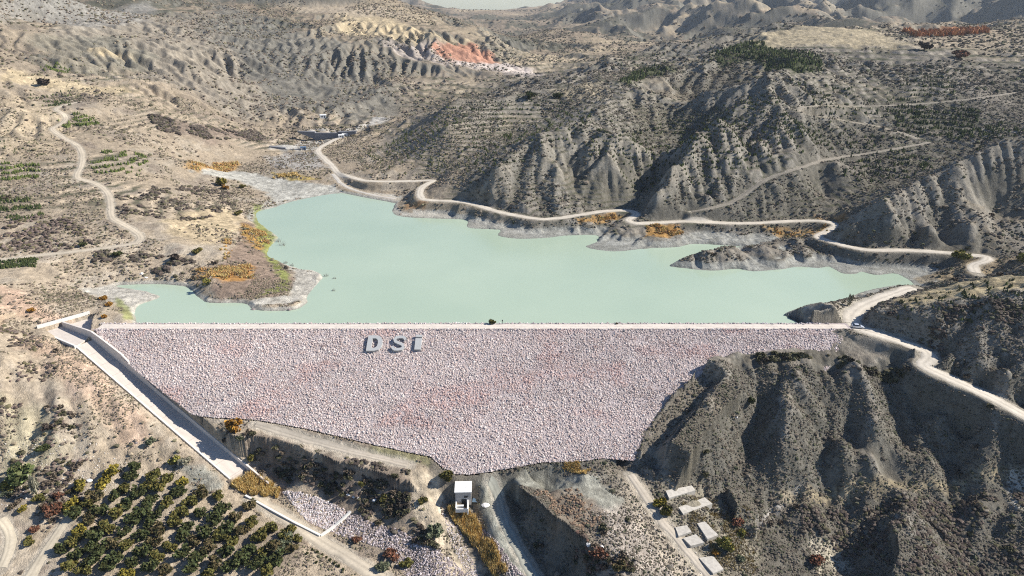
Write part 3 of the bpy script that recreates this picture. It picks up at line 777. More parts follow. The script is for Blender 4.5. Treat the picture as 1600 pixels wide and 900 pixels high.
plan_track('dirt_track', [(125,159),(105,163),(84,170),(97,176),(105,184),(96,194),(78,201),(90,208),(98,216),(112,222),(125,230),(129,246),(127,262),(118,276),(128,281),(146,285),(162,294),(172,310),(173,326),(174,341),(188,348),(203,356),(214,364),(221,372),(211,381),(172,386),(135,391),(70,398),(0,406)], 3.2, TC)
plan_track('hill_track', [(1586,145),(1545,151),(1499,157),(1440,162),(1397,165),(1335,166),(1276,165),(1250,168),(1246,174),(1269,181),(1330,190),(1397,203),(1431,216)], 1.9, HC)
plan_track('hill_track', [(1451,223),(1397,233),(1340,242),(1296,248),(1249,262),(1205,277),(1192,283),(1168,300),(1144,317),(1110,325),(1080,331)], 1.9, HC)
plan_track('farm_track', [(0,812),(12,825),(16,845),(10,870),(0,890)], 3.2, (.52,.45,.34))
plan_track('farm_track', [(110,805),(95,825),(78,850),(62,875),(45,905)], 3.4, (.52,.45,.34))
plan_track('farm_track', [(395,778),(430,800),(470,825),(510,850),(560,880),(600,905)], 4.2, (.50,.43,.33))
plan_track('bench_track', [(400,664),(450,680),(510,697),(570,711),(640,727)], 2.6, (.46,.40,.32))
plan_track('mound_track', [(985,742),(1005,770),(1030,808),(1060,845),(1095,885),(1115,910)], 3.0, (.47,.41,.33))
plan_track('valve_house_track', [(765,755),(778,775),(782,800),(797,835),(815,868),(838,905)], 3.4, (.33,.325,.275))
ROADS += [(g, w * .5 + .4) for _, g, w, _ in TRACKS]
REGIONS = [(hpoly(p), c, s_, w_, k_) for p, c, s_, w_, k_ in REG_PX]
build_ground()
# ------------------------------------------------------------------ rubble and scatter helpers
def ico(sub):
    bm = bmesh.new(); bmesh.ops.create_icosphere(bm, subdivisions=sub, radius=1)
    v = np.array([p.co[:] for p in bm.verts]); f = np.array([[q.index for q in p.verts] for p in bm.faces]); bm.free()
    return v, f
ICO1, ICO2 = ico(1), ico(2)
def rocks_mesh(name, pos, rad, cols, squash=(.55, 1.0), nrm=None):
    """many angular stones in one mesh, each with its own shape, turn and colour"""
    v0, f0 = ICO1
    nv = len(v0); n = len(pos)
    V = np.repeat(v0[None], n, 0) * (1 + RNG.uniform(-.38, .30, (n, nv, 1)))
    V = V * np.stack([RNG.uniform(.75, 1.25, n), RNG.uniform(.7, 1.1, n), RNG.uniform(*squash, n)], -1)[:, None]
    a = RNG.uniform(0, 6.28, n); b = RNG.uniform(-.6, .6, n)
    ca, sa, cb, sb = np.cos(a)[:, None], np.sin(a)[:, None], np.cos(b)[:, None], np.sin(b)[:, None]
    x, y, z = V[..., 0], V[..., 1], V[..., 2]
    y, z = y * cb - z * sb, y * sb + z * cb
    x, y = x * ca - y * sa, x * sa + y * ca
    V = np.stack([x, y, z], -1) * np.asarray(rad)[:, None, None] + np.asarray(pos)[:, None]
    F = (f0[None] + (np.arange(n) * nv)[:, None, None]).reshape(-1, 3)
    return np_mesh(name, V.reshape(-1, 3), F, False, np.repeat(cols, nv, 0))
def bush_variant(seed, sub=2):
    r = np.random.default_rng(seed)
    v, f = (ICO1, ICO2)[sub - 1]
    v = v * (1 + r.uniform(-.36, .30, (len(v), 1)))
    v = v * np.array([1, r.uniform(.8, 1.1), r.uniform(.6, .85)]) + [0, 0, .3]
    return v, f
def scatter_mesh(name, pos, size, cols, variants, shade=.25):
    Vs, Fs, Cs = [], [], []
    o = 0
    k = RNG.integers(0, len(variants), len(pos))
    a = RNG.uniform(0, 6.28, len(pos))
    for i, (v, f) in enumerate(variants):
        m = np.nonzero(k == i)[0]
        if not len(m): continue
        ca, sa = np.cos(a[m])[:, None], np.sin(a[m])[:, None]
        X = v[None, :, 0] * ca - v[None, :, 1] * sa; Y = v[None, :, 0] * sa + v[None, :, 1] * ca
        Z = np.broadcast_to(v[None, :, 2], X.shape)
        V = np.stack([X, Y, Z], -1) * size[m][:, None, None] + pos[m][:, None]
        Vs.append(V.reshape(-1, 3)); Fs.append((f[None] + (np.arange(len(m)) * len(v))[:, None, None]).reshape(-1, 3) + o)
        Cs.append((cols[m][:, None] * RNG.uniform(1 - shade, 1 + shade, (len(m), len(v), 1))).reshape(-1, 3)); o += len(m) * len(v)
    return np_mesh(name, np.vstack(Vs), np.vstack(Fs), False, np.vstack(Cs))
def project(p):
    p = np.asarray(p, float); x, y, z = p[..., 0], p[..., 1], p[..., 2] - CAMZ
    dep = y * CP - z * SP; up = y * SP + z * CP
    return 800 + FPX * x / dep, 450 - FPX * up / dep, dep
def vary(cols, n, amt=.25):
    c = np.asarray(cols, float)
    return c[RNG.integers(0, len(c), n)] * RNG.uniform(1 - amt, 1 + amt, (n, 1))

# ------------------------------------------------------------------ lake
bmw = bmesh.new()
Pn = LAKE[:, :2]
area = .5 * np.sum(Pn[:, 0] * np.roll(Pn[:, 1], -1) - np.roll(Pn[:, 0], -1) * Pn[:, 1])
tg = np.roll(Pn, -1, 0) - np.roll(Pn, 1, 0); tg /= np.linalg.norm(tg, axis=1)[:, None] + 1e-9
nrm = np.stack([tg[:, 1], -tg[:, 0]], -1) * np.sign(area)
bmw.faces.new([bmw.verts.new((p[0] + q[0] * 1.2, max(246.5, p[1] + q[1] * 1.2), 0.0)) for p, q in zip(Pn, nrm)])
bmesh.ops.triangulate(bmw, faces=bmw.faces[:])
for f in bmw.faces:
    if f.normal.z < 0: f.normal_flip()
mew = bpy.data.meshes.new('lake_water'); bmw.to_mesh(mew); bmw.free()
mw, nt, b = new_mat('turbid_water')
tc = N(nt, 'ShaderNodeTexCoord'); nz = N(nt, 'ShaderNodeTexNoise', Scale=.012, Detail=3.0); nt.links.new(tc.outputs['Object'], nz.inputs['Vector'])
cr = N(nt, 'ShaderNodeValToRGB'); cr.color_ramp.elements[0].position = .35; cr.color_ramp.elements[1].position = .68
cr.color_ramp.elements[0].color = (.335, .415, .315, 1); cr.color_ramp.elements[1].color = (.385, .46, .35, 1)
nt.links.new(nz.outputs['Fac'], cr.inputs['Fac']); nt.links.new(cr.outputs['Color'], b.inputs['Base Color'])
b.inputs['Roughness'].default_value = .18; b.inputs['IOR'].default_value = 1.33
n2 = N(nt, 'ShaderNodeTexNoise', Scale=1.1, Detail=4.0); nt.links.new(tc.outputs['Object'], n2.inputs['Vector'])
bp = N(nt, 'ShaderNodeBump', Strength=.5, Distance=.03); nt.links.new(n2.outputs['Fac'], bp.inputs['Height']); nt.links.new(bp.outputs['Normal'], b.inputs['Normal'])
tag(link('lake_water', mew, mw), kind='structure')

# ------------------------------------------------------------------ roads (draped ribbons)
M_road = mat_attr('gravel_road', .97, 1.2, .18, .05)
def ribbon(name, line, w, lift, col, label=None, snap=True):
    line = np.asarray(line, float)
    # resample
    d = np.r_[0, np.cumsum(np.hypot(*np.diff(line[:, :2], axis=0).T))]
    s = np.arange(0, d[-1], max(.7, w * .25)); line = np.stack([np.interp(s, d, line[:, k]) for k in range(3)], -1)
    t = np.gradient(line[:, :2], axis=0); t /= np.linalg.norm(t, axis=1)[:, None] + 1e-9
    nn = np.stack([-t[:, 1], t[:, 0]], -1)
    q = np.array([-1, -.82, -.55, -.3, 0, .3, .55, .82, 1.0])
    ww = w / 2 * (1 + .42 * fbm(s / 5, s * 0 + 3, 4, len(name)))
    wl = w / 2 * (1 + .42 * fbm(s / 5, s * 0 + 33, 4, len(name) + 5))
    X = line[:, None, 0] + nn[:, None, 0] * np.where(q < 0, ww[:, None], wl[:, None]) * q
    Y = line[:, None, 1] + nn[:, None, 1] * np.where(q < 0, ww[:, None], wl[:, None]) * q
    Z = H(X, Y) + lift * (1 - .9 * np.abs(q) ** 6)
    c = np.broadcast_to(np.array(col), X.shape + (3,)).copy()
    tr = np.exp(-((np.abs(q) - .42) / .16) ** 2)          # wheel tracks worn paler
    c = c * (0.78 + .34 * tr)[None, :, None] * (1 + .14 * fbm(X / 3, Y / 3, 3, 8))[..., None]
    i = np.arange(X.size).reshape(X.shape)
    F = np.stack([i[:-1, :-1], i[1:, :-1], i[1:, 1:], i[:-1, 1:]], -1).reshape(-1, 4)
    V = np.stack([X, Y, Z], -1).reshape(-1, 3)
    a, bb, cc = V[F[0][0]], V[F[0][1]], V[F[0][2]]
    if np.cross(bb - a, cc - a)[2] < 0: F = F[:, ::-1]
    o = link(name, np_mesh(name, V, F, True, c.reshape(-1, 3)), M_road)
    return tag(o, kind='structure')
RC = (.56, .50, .41)
ribbon('lake_road', RL, 4.4, .14, RC)
ribbon('dam_road', RD, 6.0, .14, (.58, .52, .43))
ribbon('shore_track', RW, 3.0, .14, (.50, .46, .40))
for nm, g, w_, col_ in TRACKS: ribbon(nm, g, w_, .15, col_)

# ------------------------------------------------------------------ dam
dam = empty('dam', (0, CREST_Y0, CREST_Z), 0, 'long rock-faced embankment dam of pinkish rubble with a pale road along its crest', 'dam')
def damchild(o): o.parent = dam; o.matrix_parent_inverse = Matrix.Translation((0, -CREST_Y0, -CREST_Z)); return o
M_core = mat_plain('rubble_bed', (.40, .34, .33), .97, .35, 1.2, .25)
FACE2 = np.array([Pplane(u, v) for u, v in FACE_PX[:18] + [(990,720),(1040,690),(1090,645),(1140,605),(1200,590),(1290,580),(1325,545),(1310,514)]])
cv = [tuple(p) for p in FACE2]
from mathutils.geometry import tessellate_polygon
bmf = bmesh.new(); fvs = [bmf.verts.new(p) for p in cv]
for tri in tessellate_polygon([[Vector(p) for p in cv]]): bmf.faces.new([fvs[k] for k in tri])
for f in bmf.faces:
    if f.normal.z < 0: f.normal_flip()
mef = bpy.data.meshes.new('embankment'); bmf.to_mesh(mef); bmf.free()
mb = MB(); mb.v = [tuple(v.co) for v in mef.vertices]; mb.f = [tuple(p.vertices) for p in mef.polygons]
xa, xb = -165.0, XR + 8
mb.add([(xa, CREST_Y0, CREST_Z), (xb, CREST_Y0, CREST_Z), (xb, CREST_Y1, CREST_Z), (xa, CREST_Y1, CREST_Z),
        (xa, CREST_Y1 + 13, CREST_Z - 6.5), (xb, CREST_Y1 + 13, CREST_Z - 6.5), (xa, CREST_Y0, CREST_Z - .6), (xb, CREST_Y0, CREST_Z - .6)],
       [(0, 1, 2, 3), (6, 7, 1, 0)])
mb.add([(-150, CREST_Y1, CREST_Z), (xb, CREST_Y1, CREST_Z), (xb, CREST_Y1 + 13, CREST_Z - 6.5), (-150, CREST_Y1 + 13, CREST_Z - 6.5)], [(0, 1, 2, 3)])
me = bpy.data.meshes.new('embankment'); me.from_pydata(mb.v, [], mb.f); me.update()
damchild(link('embankment', me, M_core))
# crest road surface: pale gravel strip inside two ragged stone edges
cx = np.arange(xa, xb, 1.0); q = np.linspace(0, 1, 7)
X, Q = np.meshgrid(cx, q, indexing='ij')
e0 = CREST_Y0 + .55 + .35 * fbm(cx / 5, cx * 0, 3, 4); e1 = CREST_Y1 - .8 + .4 * fbm(cx / 5, cx * 0 + 9, 3, 5)
Y = e0[:, None] * (1 - Q) + e1[:, None] * Q
i = np.arange(X.size).reshape(X.shape)
F = np.stack([i[:-1, :-1], i[1:, :-1], i[1:, 1:], i[:-1, 1:]], -1).reshape(-1, 4)
c = np.array([.60, .53, .46]) * (.9 + .18 * np.exp(-((np.abs(Q - .5) - .22) / .1) ** 2) + .12 * fbm(X / 2.5, Y / 2, 3, 6))[..., None]
damchild(link('crest_road', np_mesh('crest_road', np.stack([X, Y, np.full(X.shape, CREST_Z + .05)], -1).reshape(-1, 3), F, True, c.reshape(-1, 3)), M_road))
SHADED_RUBBLE = [(.33,.28,.275),(.26,.215,.21),(.42,.36,.35),(.52,.46,.45),(.20,.17,.165)]  # darker purplish rubble tones, with the channel's shadow put into the stone colour
PINKS = [(.62,.545,.53),(.70,.64,.62),(.55,.46,.45),(.50,.385,.36),(.66,.60,.58),(.45,.40,.39),(.58,.47,.42),(.74,.70,.68),(.40,.27,.24),(.33,.30,.29)]
PINKS = [tuple(.53 * a_ + .38 * m_ for a_, m_ in zip(c_, (.535, .48, .46))) for c_ in PINKS]
M_rock = mat_attr('rubble_stone', .95, 2.5, .18, .06)
# stones on the face
lo, hi = FACE2.min(0), FACE2.max(0)
nx = 100000
px = RNG.uniform(lo[0], hi[0], nx); py = RNG.uniform(lo[1], hi[1], nx)
ok = in_poly(px, py, FACE2); px, py = px[ok], py[ok]
rad = np.clip(RNG.lognormal(-1.28, .26, len(px)), .16, .7)
pz = plane_z(py) + rad * .02 + .10 * fbm(px / 3, py / 3, 2, 77)
cols = vary(PINKS, len(px), .12)
cols = cols * (1 + .16 * fbm(px / 30, py / 9, 4, 79) + .08 * fbm(px / 7, py / 4, 2, 80))[:, None]
redp = sstep(.1, .6, fbm(px / 18, py / 9, 3, 78)); cols = cols * (1 - .16 * redp[:, None] * np.array([.2, 1, 1.1])) * np.array([1.03, .99, .95])
o = damchild(link('rock_facing', rocks_mesh('rock_facing', np.stack([px, py, pz], -1), rad, cols), M_rock)); tag(o, kind='stuff')
print('rocks', len(px))
# stones along both crest edges
n = 1500
px = RNG.uniform(XL, XR + 2, n); side = RNG.random(n) < .5
py = np.where(side, CREST_Y0 + RNG.normal(0, .22, n), CREST_Y1 - .2 + RNG.normal(0, .35, n))
rad = RNG.uniform(.14, .42, n)
o = damchild(link('crest_stones', rocks_mesh('crest_stones', np.stack([px, py, CREST_Z + .05 + rad * .2], -1), rad, vary(PINKS, n)), M_rock)); tag(o, kind='stuff')

# ------------------------------------------------------------------ letters standing proud of the face
M_letter = mat_plain('letter_concrete', (.41, .41, .40), .85, .1, 1.5)
def letter(name, loops_fn, u0, v0, u1, v1, label):
    """loops_fn gives quads (list of 4 points) in a unit box, x to the right, y up the slope"""
    a = Pplane(u0, v1, 0.75); bq = Pplane(u1, v1, .75); top = Pplane((u0 + u1) / 2, v0, .75)
    wdt = bq[0] - a[0]; hgt = float(np.hypot(top[1] - a[1], top[2] - a[2]))
    ex = Vector((1, 0, 0)); ey = Vector((0, 2 / math.sqrt(5), 1 / math.sqrt(5))); ez = ex.cross(ey)
    mbx = MB()
    for quads in loops_fn():
        bot = [tuple(ex * (p[0] * wdt) + ey * (p[1] * hgt) - ez * .4) for p in quads]
        tp = [tuple(ex * (p[0] * wdt) + ey * (p[1] * hgt) + ez * .45) for p in quads]
        mbx.hexa(bot, tp)
    me = bpy.data.meshes.new(name); me.from_pydata(mbx.v, [], mbx.f)
    bm = bmesh.new(); bm.from_mesh(me); bmesh.ops.remove_doubles(bm, verts=bm.verts, dist=.004)
    # inner walls shared by neighbouring pieces are dropped
    seen = {}
    for f in bm.faces: seen.setdefault(tuple(sorted(v.index for v in f.verts)), []).append(f)
    bm.verts.index_update()
    seen = {}
    for f in bm.faces: seen.setdefault(tuple(sorted(v.index for v in f.verts)), []).append(f)
    dup = [f for fs in seen.values() if len(fs) > 1 for f in fs]
    bmesh.ops.delete(bm, geom=dup, context='FACES_ONLY'); bmesh.ops.recalc_face_normals(bm, faces=bm.faces)
    bm.to_mesh(me); bm.free()
    o = link(name, me, M_letter); o.location = a
    return tag(o, label, 'letter', 'letters on the dam face')
def strip(outer, inner, closed=False):
    n_ = len(outer); r_ = range(n_ if closed else n_ - 1)
    return [[outer[i], outer[(i + 1) % n_], inner[(i + 1) % n_], inner[i]] for i in r_]
def glyph_d():
    outer = [(0, 0), (0, 1), (.55, 1), (.8, .93), (.95, .74), (1, .5), (.95, .26), (.8, .07), (.55, 0)]
    inner = [(.30, .19), (.30, .81), (.5, .81), (.6, .77), (.68, .66), (.70, .5), (.68, .34), (.6, .23), (.5, .19)]
    return strip(outer, inner, True)
def glyph_s():
    pts = [(.97,.72),(.9,.84),(.75,.90),(.5,.905),(.25,.86),(.13,.74),(.2,.62),(.42,.54),(.62,.47),(.82,.38),(.88,.26),(.76,.13),(.5,.095),(.25,.10),(.1,.17),(.03,.30)]
    p = np.array(pts); t = np.gradient(p, axis=0); t /= np.linalg.norm(t, axis=1)[:, None]
    nn = np.stack([-t[:, 1], t[:, 0]], -1) * np.array([.105, .085])
    return strip([tuple(x) for x in p + nn], [tuple(x) for x in p - nn])
def glyph_i():
    return [[(0, 0), (0, .76), (1, .76), (1, 0)], [(0, .85), (0, 1), (1, 1), (1, .85)]]
letter('dam_letter', glyph_d, 572, 525, 596, 549, 'grey concrete letter D on the rubble face, left one of the three letters')
letter('dam_letter', glyph_s, 611.5, 525, 632, 549, 'grey concrete letter S on the rubble face, between the D and the dotted I')
letter('dam_letter', glyph_i, 647.5, 524, 657.5, 547, 'narrow grey concrete letter I with a dot on the rubble face, right of the S')

# ------------------------------------------------------------------ spillway
M_conc = mat_plain('pale_concrete', (.55, .49, .43), .9, .14, .6)
M_concw = mat_plain('white_concrete', (.64, .62, .57), .9, .08, .5)
M_concg = mat_plain('grey_concrete', (.62, .56, .50), .9, .14, .8)
def concrete_joint(name, col, step):
    m, nt, b = new_mat(name)
    tc = N(nt, 'ShaderNodeTexCoord'); nz = N(nt, 'ShaderNodeTexNoise', Scale=.45, Detail=7.0, Roughness=.7)
    mpv = N(nt, 'ShaderNodeMapping'); mpv.inputs['Scale'].default_value = (.25, 1.6, 1)     # streaks run down the chute
    nt.links.new(tc.outputs['Object'], mpv.inputs['Vector']); nt.links.new(mpv.outputs['Vector'], nz.inputs['Vector'])
    cr = N(nt, 'ShaderNodeValToRGB'); cr.color_ramp.elements[0].position = .3; cr.color_ramp.elements[1].position = .7
    cr.color_ramp.elements[0].color = (*[c * .86 for c in col], 1); cr.color_ramp.elements[1].color = (*[min(.8, c * 1.1) for c in col], 1)
    nt.links.new(nz.outputs['Fac'], cr.inputs['Fac'])
    sx = N(nt, 'ShaderNodeSeparateXYZ'); nt.links.new(tc.outputs['Object'], sx.inputs['Vector'])
    md = N(nt, 'ShaderNodeMath', operation='PINGPONG'); md.inputs[1].default_value = step / 2; nt.links.new(sx.outputs['X'], md.inputs[0])
    lt = N(nt, 'ShaderNodeMath', operation='LESS_THAN'); lt.inputs[1].default_value = .14; nt.links.new(md.outputs[0], lt.inputs[0])
    ml = N(nt, 'ShaderNodeMath', operation='MULTIPLY'); ml.inputs[1].default_value = .35; nt.links.new(lt.outputs[0], ml.inputs[0])
    mx = N(nt, 'ShaderNodeMix', data_type='RGBA'); mx.inputs[7].default_value = (.25, .21, .18, 1)
    nt.links.new(ml.outputs[0], mx.inputs[0]); nt.links.new(cr.outputs['Color'], mx.inputs[6]); nt.links.new(mx.outputs[2], b.inputs['Base Color'])
    b.inputs['Roughness'].default_value = .9
    return m
M_chute = concrete_joint('chute_concrete', (.52, .455, .395), 7.0)
spill = empty('spillway', (SP_L0[0], SP_L0[1], SP_L0[2]), math.atan2(sd[1], sd[0]), 'pale concrete spillway chute with a tall right wall running down beside the dam', 'spillway')
# local frame: x down the chute, y across towards the dam (sign sg), z up
sg = 1 if np.dot(SP_N, [-sd[1], sd[0]]) > 0 else -1
def slab(ss, y0, y1, z0f, z1f):
    mb = MB()
    for s0, s1 in zip(ss[:-1], ss[1:]):
        mb.hexa([(s0, y0, z0f(s0)), (s1, y0, z0f(s1)), (s1, y1, z0f(s1)), (s0, y1, z0f(s0))],
                [(s0, y0, z1f(s0)), (s1, y0, z1f(s1)), (s1, y1, z1f(s1)), (s0, y1, z1f(s0))])
    return mb
zl = lambda s: float(sp_z(s)) - SP_L0[2]
ss = np.linspace(0, SP_LEN, 15)
slab([0, SP_LEN], 0.0, sg * SP_W, lambda s: zl(s) - .8, lambda s: zl(s)).build('chute_floor', M_chute, spill)
slab([0, SP_LEN], -sg * .55, 0.0, lambda s: zl(s) - 1.2, lambda s: zl(s) + .55).build('side_wall', M_concw, spill)
def wtop(s):
    f = s / SP_LEN
    return zl(s) + np.interp(f, [-.12, 0.0, .06, .22, .32, .45, 1.0, 1.2], [3.2, 3.6, 4.2, 5.0, 3.2, 2.2, 1.9, 1.2])
slab([-3.5, 0, .06 * SP_LEN, .14 * SP_LEN, .22 * SP_LEN, .32 * SP_LEN, .45 * SP_LEN, .7 * SP_LEN, SP_LEN, SP_LEN + 11], sg * SP_W, sg * (SP_W + .7), lambda s: zl(min(s, SP_LEN)) - 1.5, wtop).build('dam_side_wall', M_concg, spill)
# inlet: basin slab, tall white wall, low white sill, pier wall
def world_wall(pts, h0, h1, th, name, mat, parent, base=-1.0):
    mb = MB()
    for (p, hp), (q, hq) in zip(zip(pts[:-1], h0), zip(pts[1:], h1)):
        d = (q - p)[:2]; d /= np.linalg.norm(d); nn = np.array([-d[1], d[0]]) * th / 2
        mb.hexa([(p[0] - nn[0], p[1] - nn[1], p[2] + base), (q[0] - nn[0], q[1] - nn[1], q[2] + base), (q[0] + nn[0], q[1] + nn[1], q[2] + base), (p[0] + nn[0], p[1] + nn[1], p[2] + base)],
                [(p[0] - nn[0], p[1] - nn[1], p[2] + hp), (q[0] - nn[0], q[1] - nn[1], q[2] + hq), (q[0] + nn[0], q[1] + nn[1], q[2] + hq), (p[0] + nn[0], p[1] + nn[1], p[2] + hp)])
    o = mb.build(name, mat)
    if parent is not None:
        o.parent = parent
        o.matrix_parent_inverse = (Matrix.Translation(parent.location) @ Matrix.Rotation(parent.rotation_euler.z, 4, 'Z')).inverted()
    return o
MB_b = MB().prism([tuple(p[:2]) for p in (BASIN if True else BASIN)], -.45, .02)
ob = MB_b.build('basin_floor', M_conc); ob.parent = spill
ob.matrix_parent_inverse = (Matrix.Translation(spill.location) @ Matrix.Rotation(spill.rotation_euler.z, 4, 'Z')).inverted()
world_wall([P(60,519,0), P(142,496,0)], [2.9], [2.9], .6, 'inlet_wall', M_concw, spill)
world_wall([P(62,519.6,0), P(118,542,0)], [1.0], [.6], .7, 'inlet_sill', M_concw, spill)
pw0 = np.array([*(SP_L0[:2] + SP_N * (SP_W + .35) - sd * 3.4), 0.0])
world_wall([P(99,510,0), pw0], [2.2], [3.1], .6, 'pier_wall', M_concg, spill)

# low concrete wall that edges the rubble outlet channel
g = hpoly([(384,776),(420,796),(460,818),(500,838)]); gz = H(g[:, 0], g[:, 1])
ww_ = world_wall([np.array([*p, z]) for p, z in zip(g, gz)], [.7] * 3, [.7] * 3, .7, 'channel_wall', M_concw, None)
tag(ww_, 'low white concrete wall along the near side of the rubble outlet channel', 'wall')
g = hpoly([(501,838),(524,822),(548,800)]); gz = H(g[:, 0], g[:, 1])
tag(world_wall([np.array([*p, z]) for p, z in zip(g, gz)], [.5] * 2, [.5] * 2, .7, 'channel_sill', M_concw, None), 'thin pale concrete sill crossing the rubble outlet channel', 'sill')
# rubble in the outlet channel and round the valve house
def scatter_rocks(name, px_poly, n, r0, r1, cols, label, cat):
    pl = hpoly(px_poly); lo, hi = pl.min(0), pl.max(0)
    x = RNG.uniform(lo[0], hi[0], n * 4); y = RNG.uniform(lo[1], hi[1], n * 4)
    k = np.nonzero(in_poly(x, y, pl))[0][:n]; x, y = x[k], y[k]
    r = RNG.uniform(r0, r1, len(k))
    o = link(name, rocks_mesh(name, np.stack([x, y, H(x, y) + r * .15], -1), r, vary(cols, len(k), .22)), M_rock)
    return tag(o, label, cat, kind='stuff')
scatter_rocks('channel_rubble', [(440,768),(500,778),(546,800),(520,832),(480,815)], 1700, .12, .40, PINKS, 'pinkish rubble lining the outlet channel below the chute', 'rubble')
scatter_rocks('channel_rubble', [(548,800),(600,822),(690,862),(745,905),(640,905),(600,858),(522,834)], 2600, .12, .42, SHADED_RUBBLE, 'pinkish rubble filling the lower end of the outlet channel', 'rubble')
scatter_rocks('bank_rubble', [(728,800),(745,810),(800,880),(825,905),(795,905),(760,850)], 1200, .12, .38, SHADED_RUBBLE, 'purplish rubble bank between the golden reeds and the pale path', 'rubble')
scatter_rocks('bank_rubble', [(690,800),(712,815),(752,905),(735,905),(705,850)], 700, .08, .28, PINKS, 'white rubble bank on the left of the golden reeds', 'rubble')
scatter_rocks('loose_stones', [(0,690),(150,690),(240,740),(120,790),(0,800)], 420, .08, .3, [(.6,.57,.53),(.4,.36,.32)], 'loose pale stones on the dry slope above the orchard', 'stones')
scatter_rocks('loose_stones', [(920,790),(1050,790),(1150,900),(930,900)], 500, .06, .24, [(.6,.55,.5),(.42,.36,.32)], 'loose pale stones on the waste ground by the slabs', 'stones')
# ------------------------------------------------------------------ plants
M_leaf = mat_attr('foliage', .85, 3.0, .25, 0, .1)
M_bark = mat_plain('bark', (.11, .085, .065), .95, .3, 6)
M_scrub = mat_attr('scrub', .95, 2.0, .3, 0, .05)
M_reed = mat_attr('dry_reeds', .9, 2.0, .25, 0, .1)

def crown_mesh(name, col, seed, n=460, size=.17, squash=.85, accent=None, hollow=.35):
    """leaf-sized faces in uneven clumps filling a crown of radius about 1, base at z = 0"""
    r = np.random.default_rng(seed)
    k = 11
    cl = r.normal(0, .45, (k, 3)) * [1, 1, squash * .8]; cl /= np.maximum(1, np.linalg.norm(cl, axis=1)[:, None] / .72)
    cr_ = r.uniform(.28, .52, k)
    w = r.integers(0, k, n)
    d = r.normal(0, 1, (n, 3)); d /= np.linalg.norm(d, axis=1)[:, None]
    p = cl[w] + d * (cr_[w] * r.uniform(hollow, 1, n) ** .6)[:, None]
    p[:, 2] = p[:, 2] * squash + .80 * squash
    m_ = p[:, 2] > .06; p = p[m_]; w = w[m_]
    n = len(p)
    a = r.normal(0, 1, (n, 3)); a /= np.linalg.norm(a, axis=1)[:, None]
    b2 = np.cross(a, r.normal(0, 1, (n, 3))); b2 /= np.linalg.norm(b2, axis=1)[:, None]
    s = (size * r.uniform(.6, 1.35, n))[:, None]
    V = np.stack([p - a * s, p + b2 * s * .7, p + a * s, p - b2 * s * .7], 1).reshape(-1, 3)
    F = np.arange(n * 4).reshape(n, 4)
    tone = r.uniform(.6, 1.4, (n, 1)) * r.uniform(.75, 1.25, (k, 1))[w]
    c = np.asarray(col)[None] * tone
    if accent is not None:
        m = r.random(n) < .30; c[m] = np.asarray(accent) * r.uniform(.7, 1.3, (m.sum(), 1))
    return np_mesh(name, V, F, False, np.repeat(c, 4, 0))
def trunk_mesh(name, seed, h=.75, r0=.06):
    """tapered trunk with four limbs reaching into the crown"""
    r = random.Random(seed); mb = MB()
    def limb(p, q, ra, rb, n=6):
        p, q = Vector(p), Vector(q); d = (q - p).normalized(); u = d.orthogonal().normalized(); w_ = d.cross(u)
        vs = [p + (u * math.cos(6.283 * i / n) + w_ * math.sin(6.283 * i / n)) * ra for i in range(n)] + [q + (u * math.cos(6.283 * i / n) + w_ * math.sin(6.283 * i / n)) * rb for i in range(n)]
        mb.add(vs, [tuple(range(n - 1, -1, -1)), tuple(range(n, 2 * n))] + [(i, (i + 1) % n, n + (i + 1) % n, n + i) for i in range(n)])
    limb((0, 0, -.25), (0, 0, h * .5), r0, r0 * .75)
    for k in range(5):
        a = k * 1.26 + r.uniform(-.3, .3); L = r.uniform(.4, .65)
        limb((0, 0, h * r.uniform(.3, .48)), (L * math.cos(a), L * math.sin(a), h * r.uniform(.9, 1.35)), r0 * .6, r0 * .18, 5)
    me = bpy.data.meshes.new(name); me.from_pydata(mb.v, [], mb.f); me.update(); me.materials.append(M_bark)
    return me
KINDS_ = {  # kind: leaf colour, accent
 'dark green': ((.060,.072,.028), (.06,.06,.022)), 'olive': ((.105,.10,.03), (.15,.12,.035)), 'yellow': ((.24,.19,.035), (.13,.12,.03)), 'brown': ((.11,.085,.042), (.055,.055,.022)),
 'orange': ((.30,.16,.03), (.2,.09,.02)), 'red brown': ((.17,.075,.045), (.1,.06,.04)), 'grey green': ((.13,.14,.085), None), 'yellow green': ((.19,.185,.05), (.26,.20,.05)),
 'pale': ((.30,.28,.20), None), 'dark brown': ((.060,.046,.038), None), 'willow green': ((.095,.12,.045), (.14,.15,.06))}
CR = {}
def crown_of(kind, var):
    key = (kind, var)
    if key not in CR:
        col, acc = KINDS_[kind]
        CR[key] = crown_mesh('crown', col, hash_s(kind) + var, 640, .17, .85, acc); CR[key].materials.append(M_leaf)
    return CR[key]
def hash_s(s): return sum(ord(c) * (i + 3) for i, c in enumerate(s))
TR = [trunk_mesh('trunk', 40 + i) for i in range(4)]
def tree(pos, rad, kind, name, label, cat, group=None, tall=1.0, var=None):
    var = random.randrange(4) if var is None else var
    o = empty(name, (pos[0], pos[1], pos[2] - .08), random.uniform(0, 6.28), label, cat, group)
    t = link('trunk', TR[random.randrange(4)], None, o); c = link('crown', crown_of(kind, var), None, o)
    s = (rad * random.uniform(.92, 1.08), rad * random.uniform(.92, 1.08), rad * tall)
    t.scale = s; c.scale = s; c.location.z = .12 * rad
    return o
ORD = ['first','second','third','fourth','fifth','sixth','seventh','eighth','ninth','tenth','eleventh','twelfth','thirteenth','fourteenth','fifteenth']
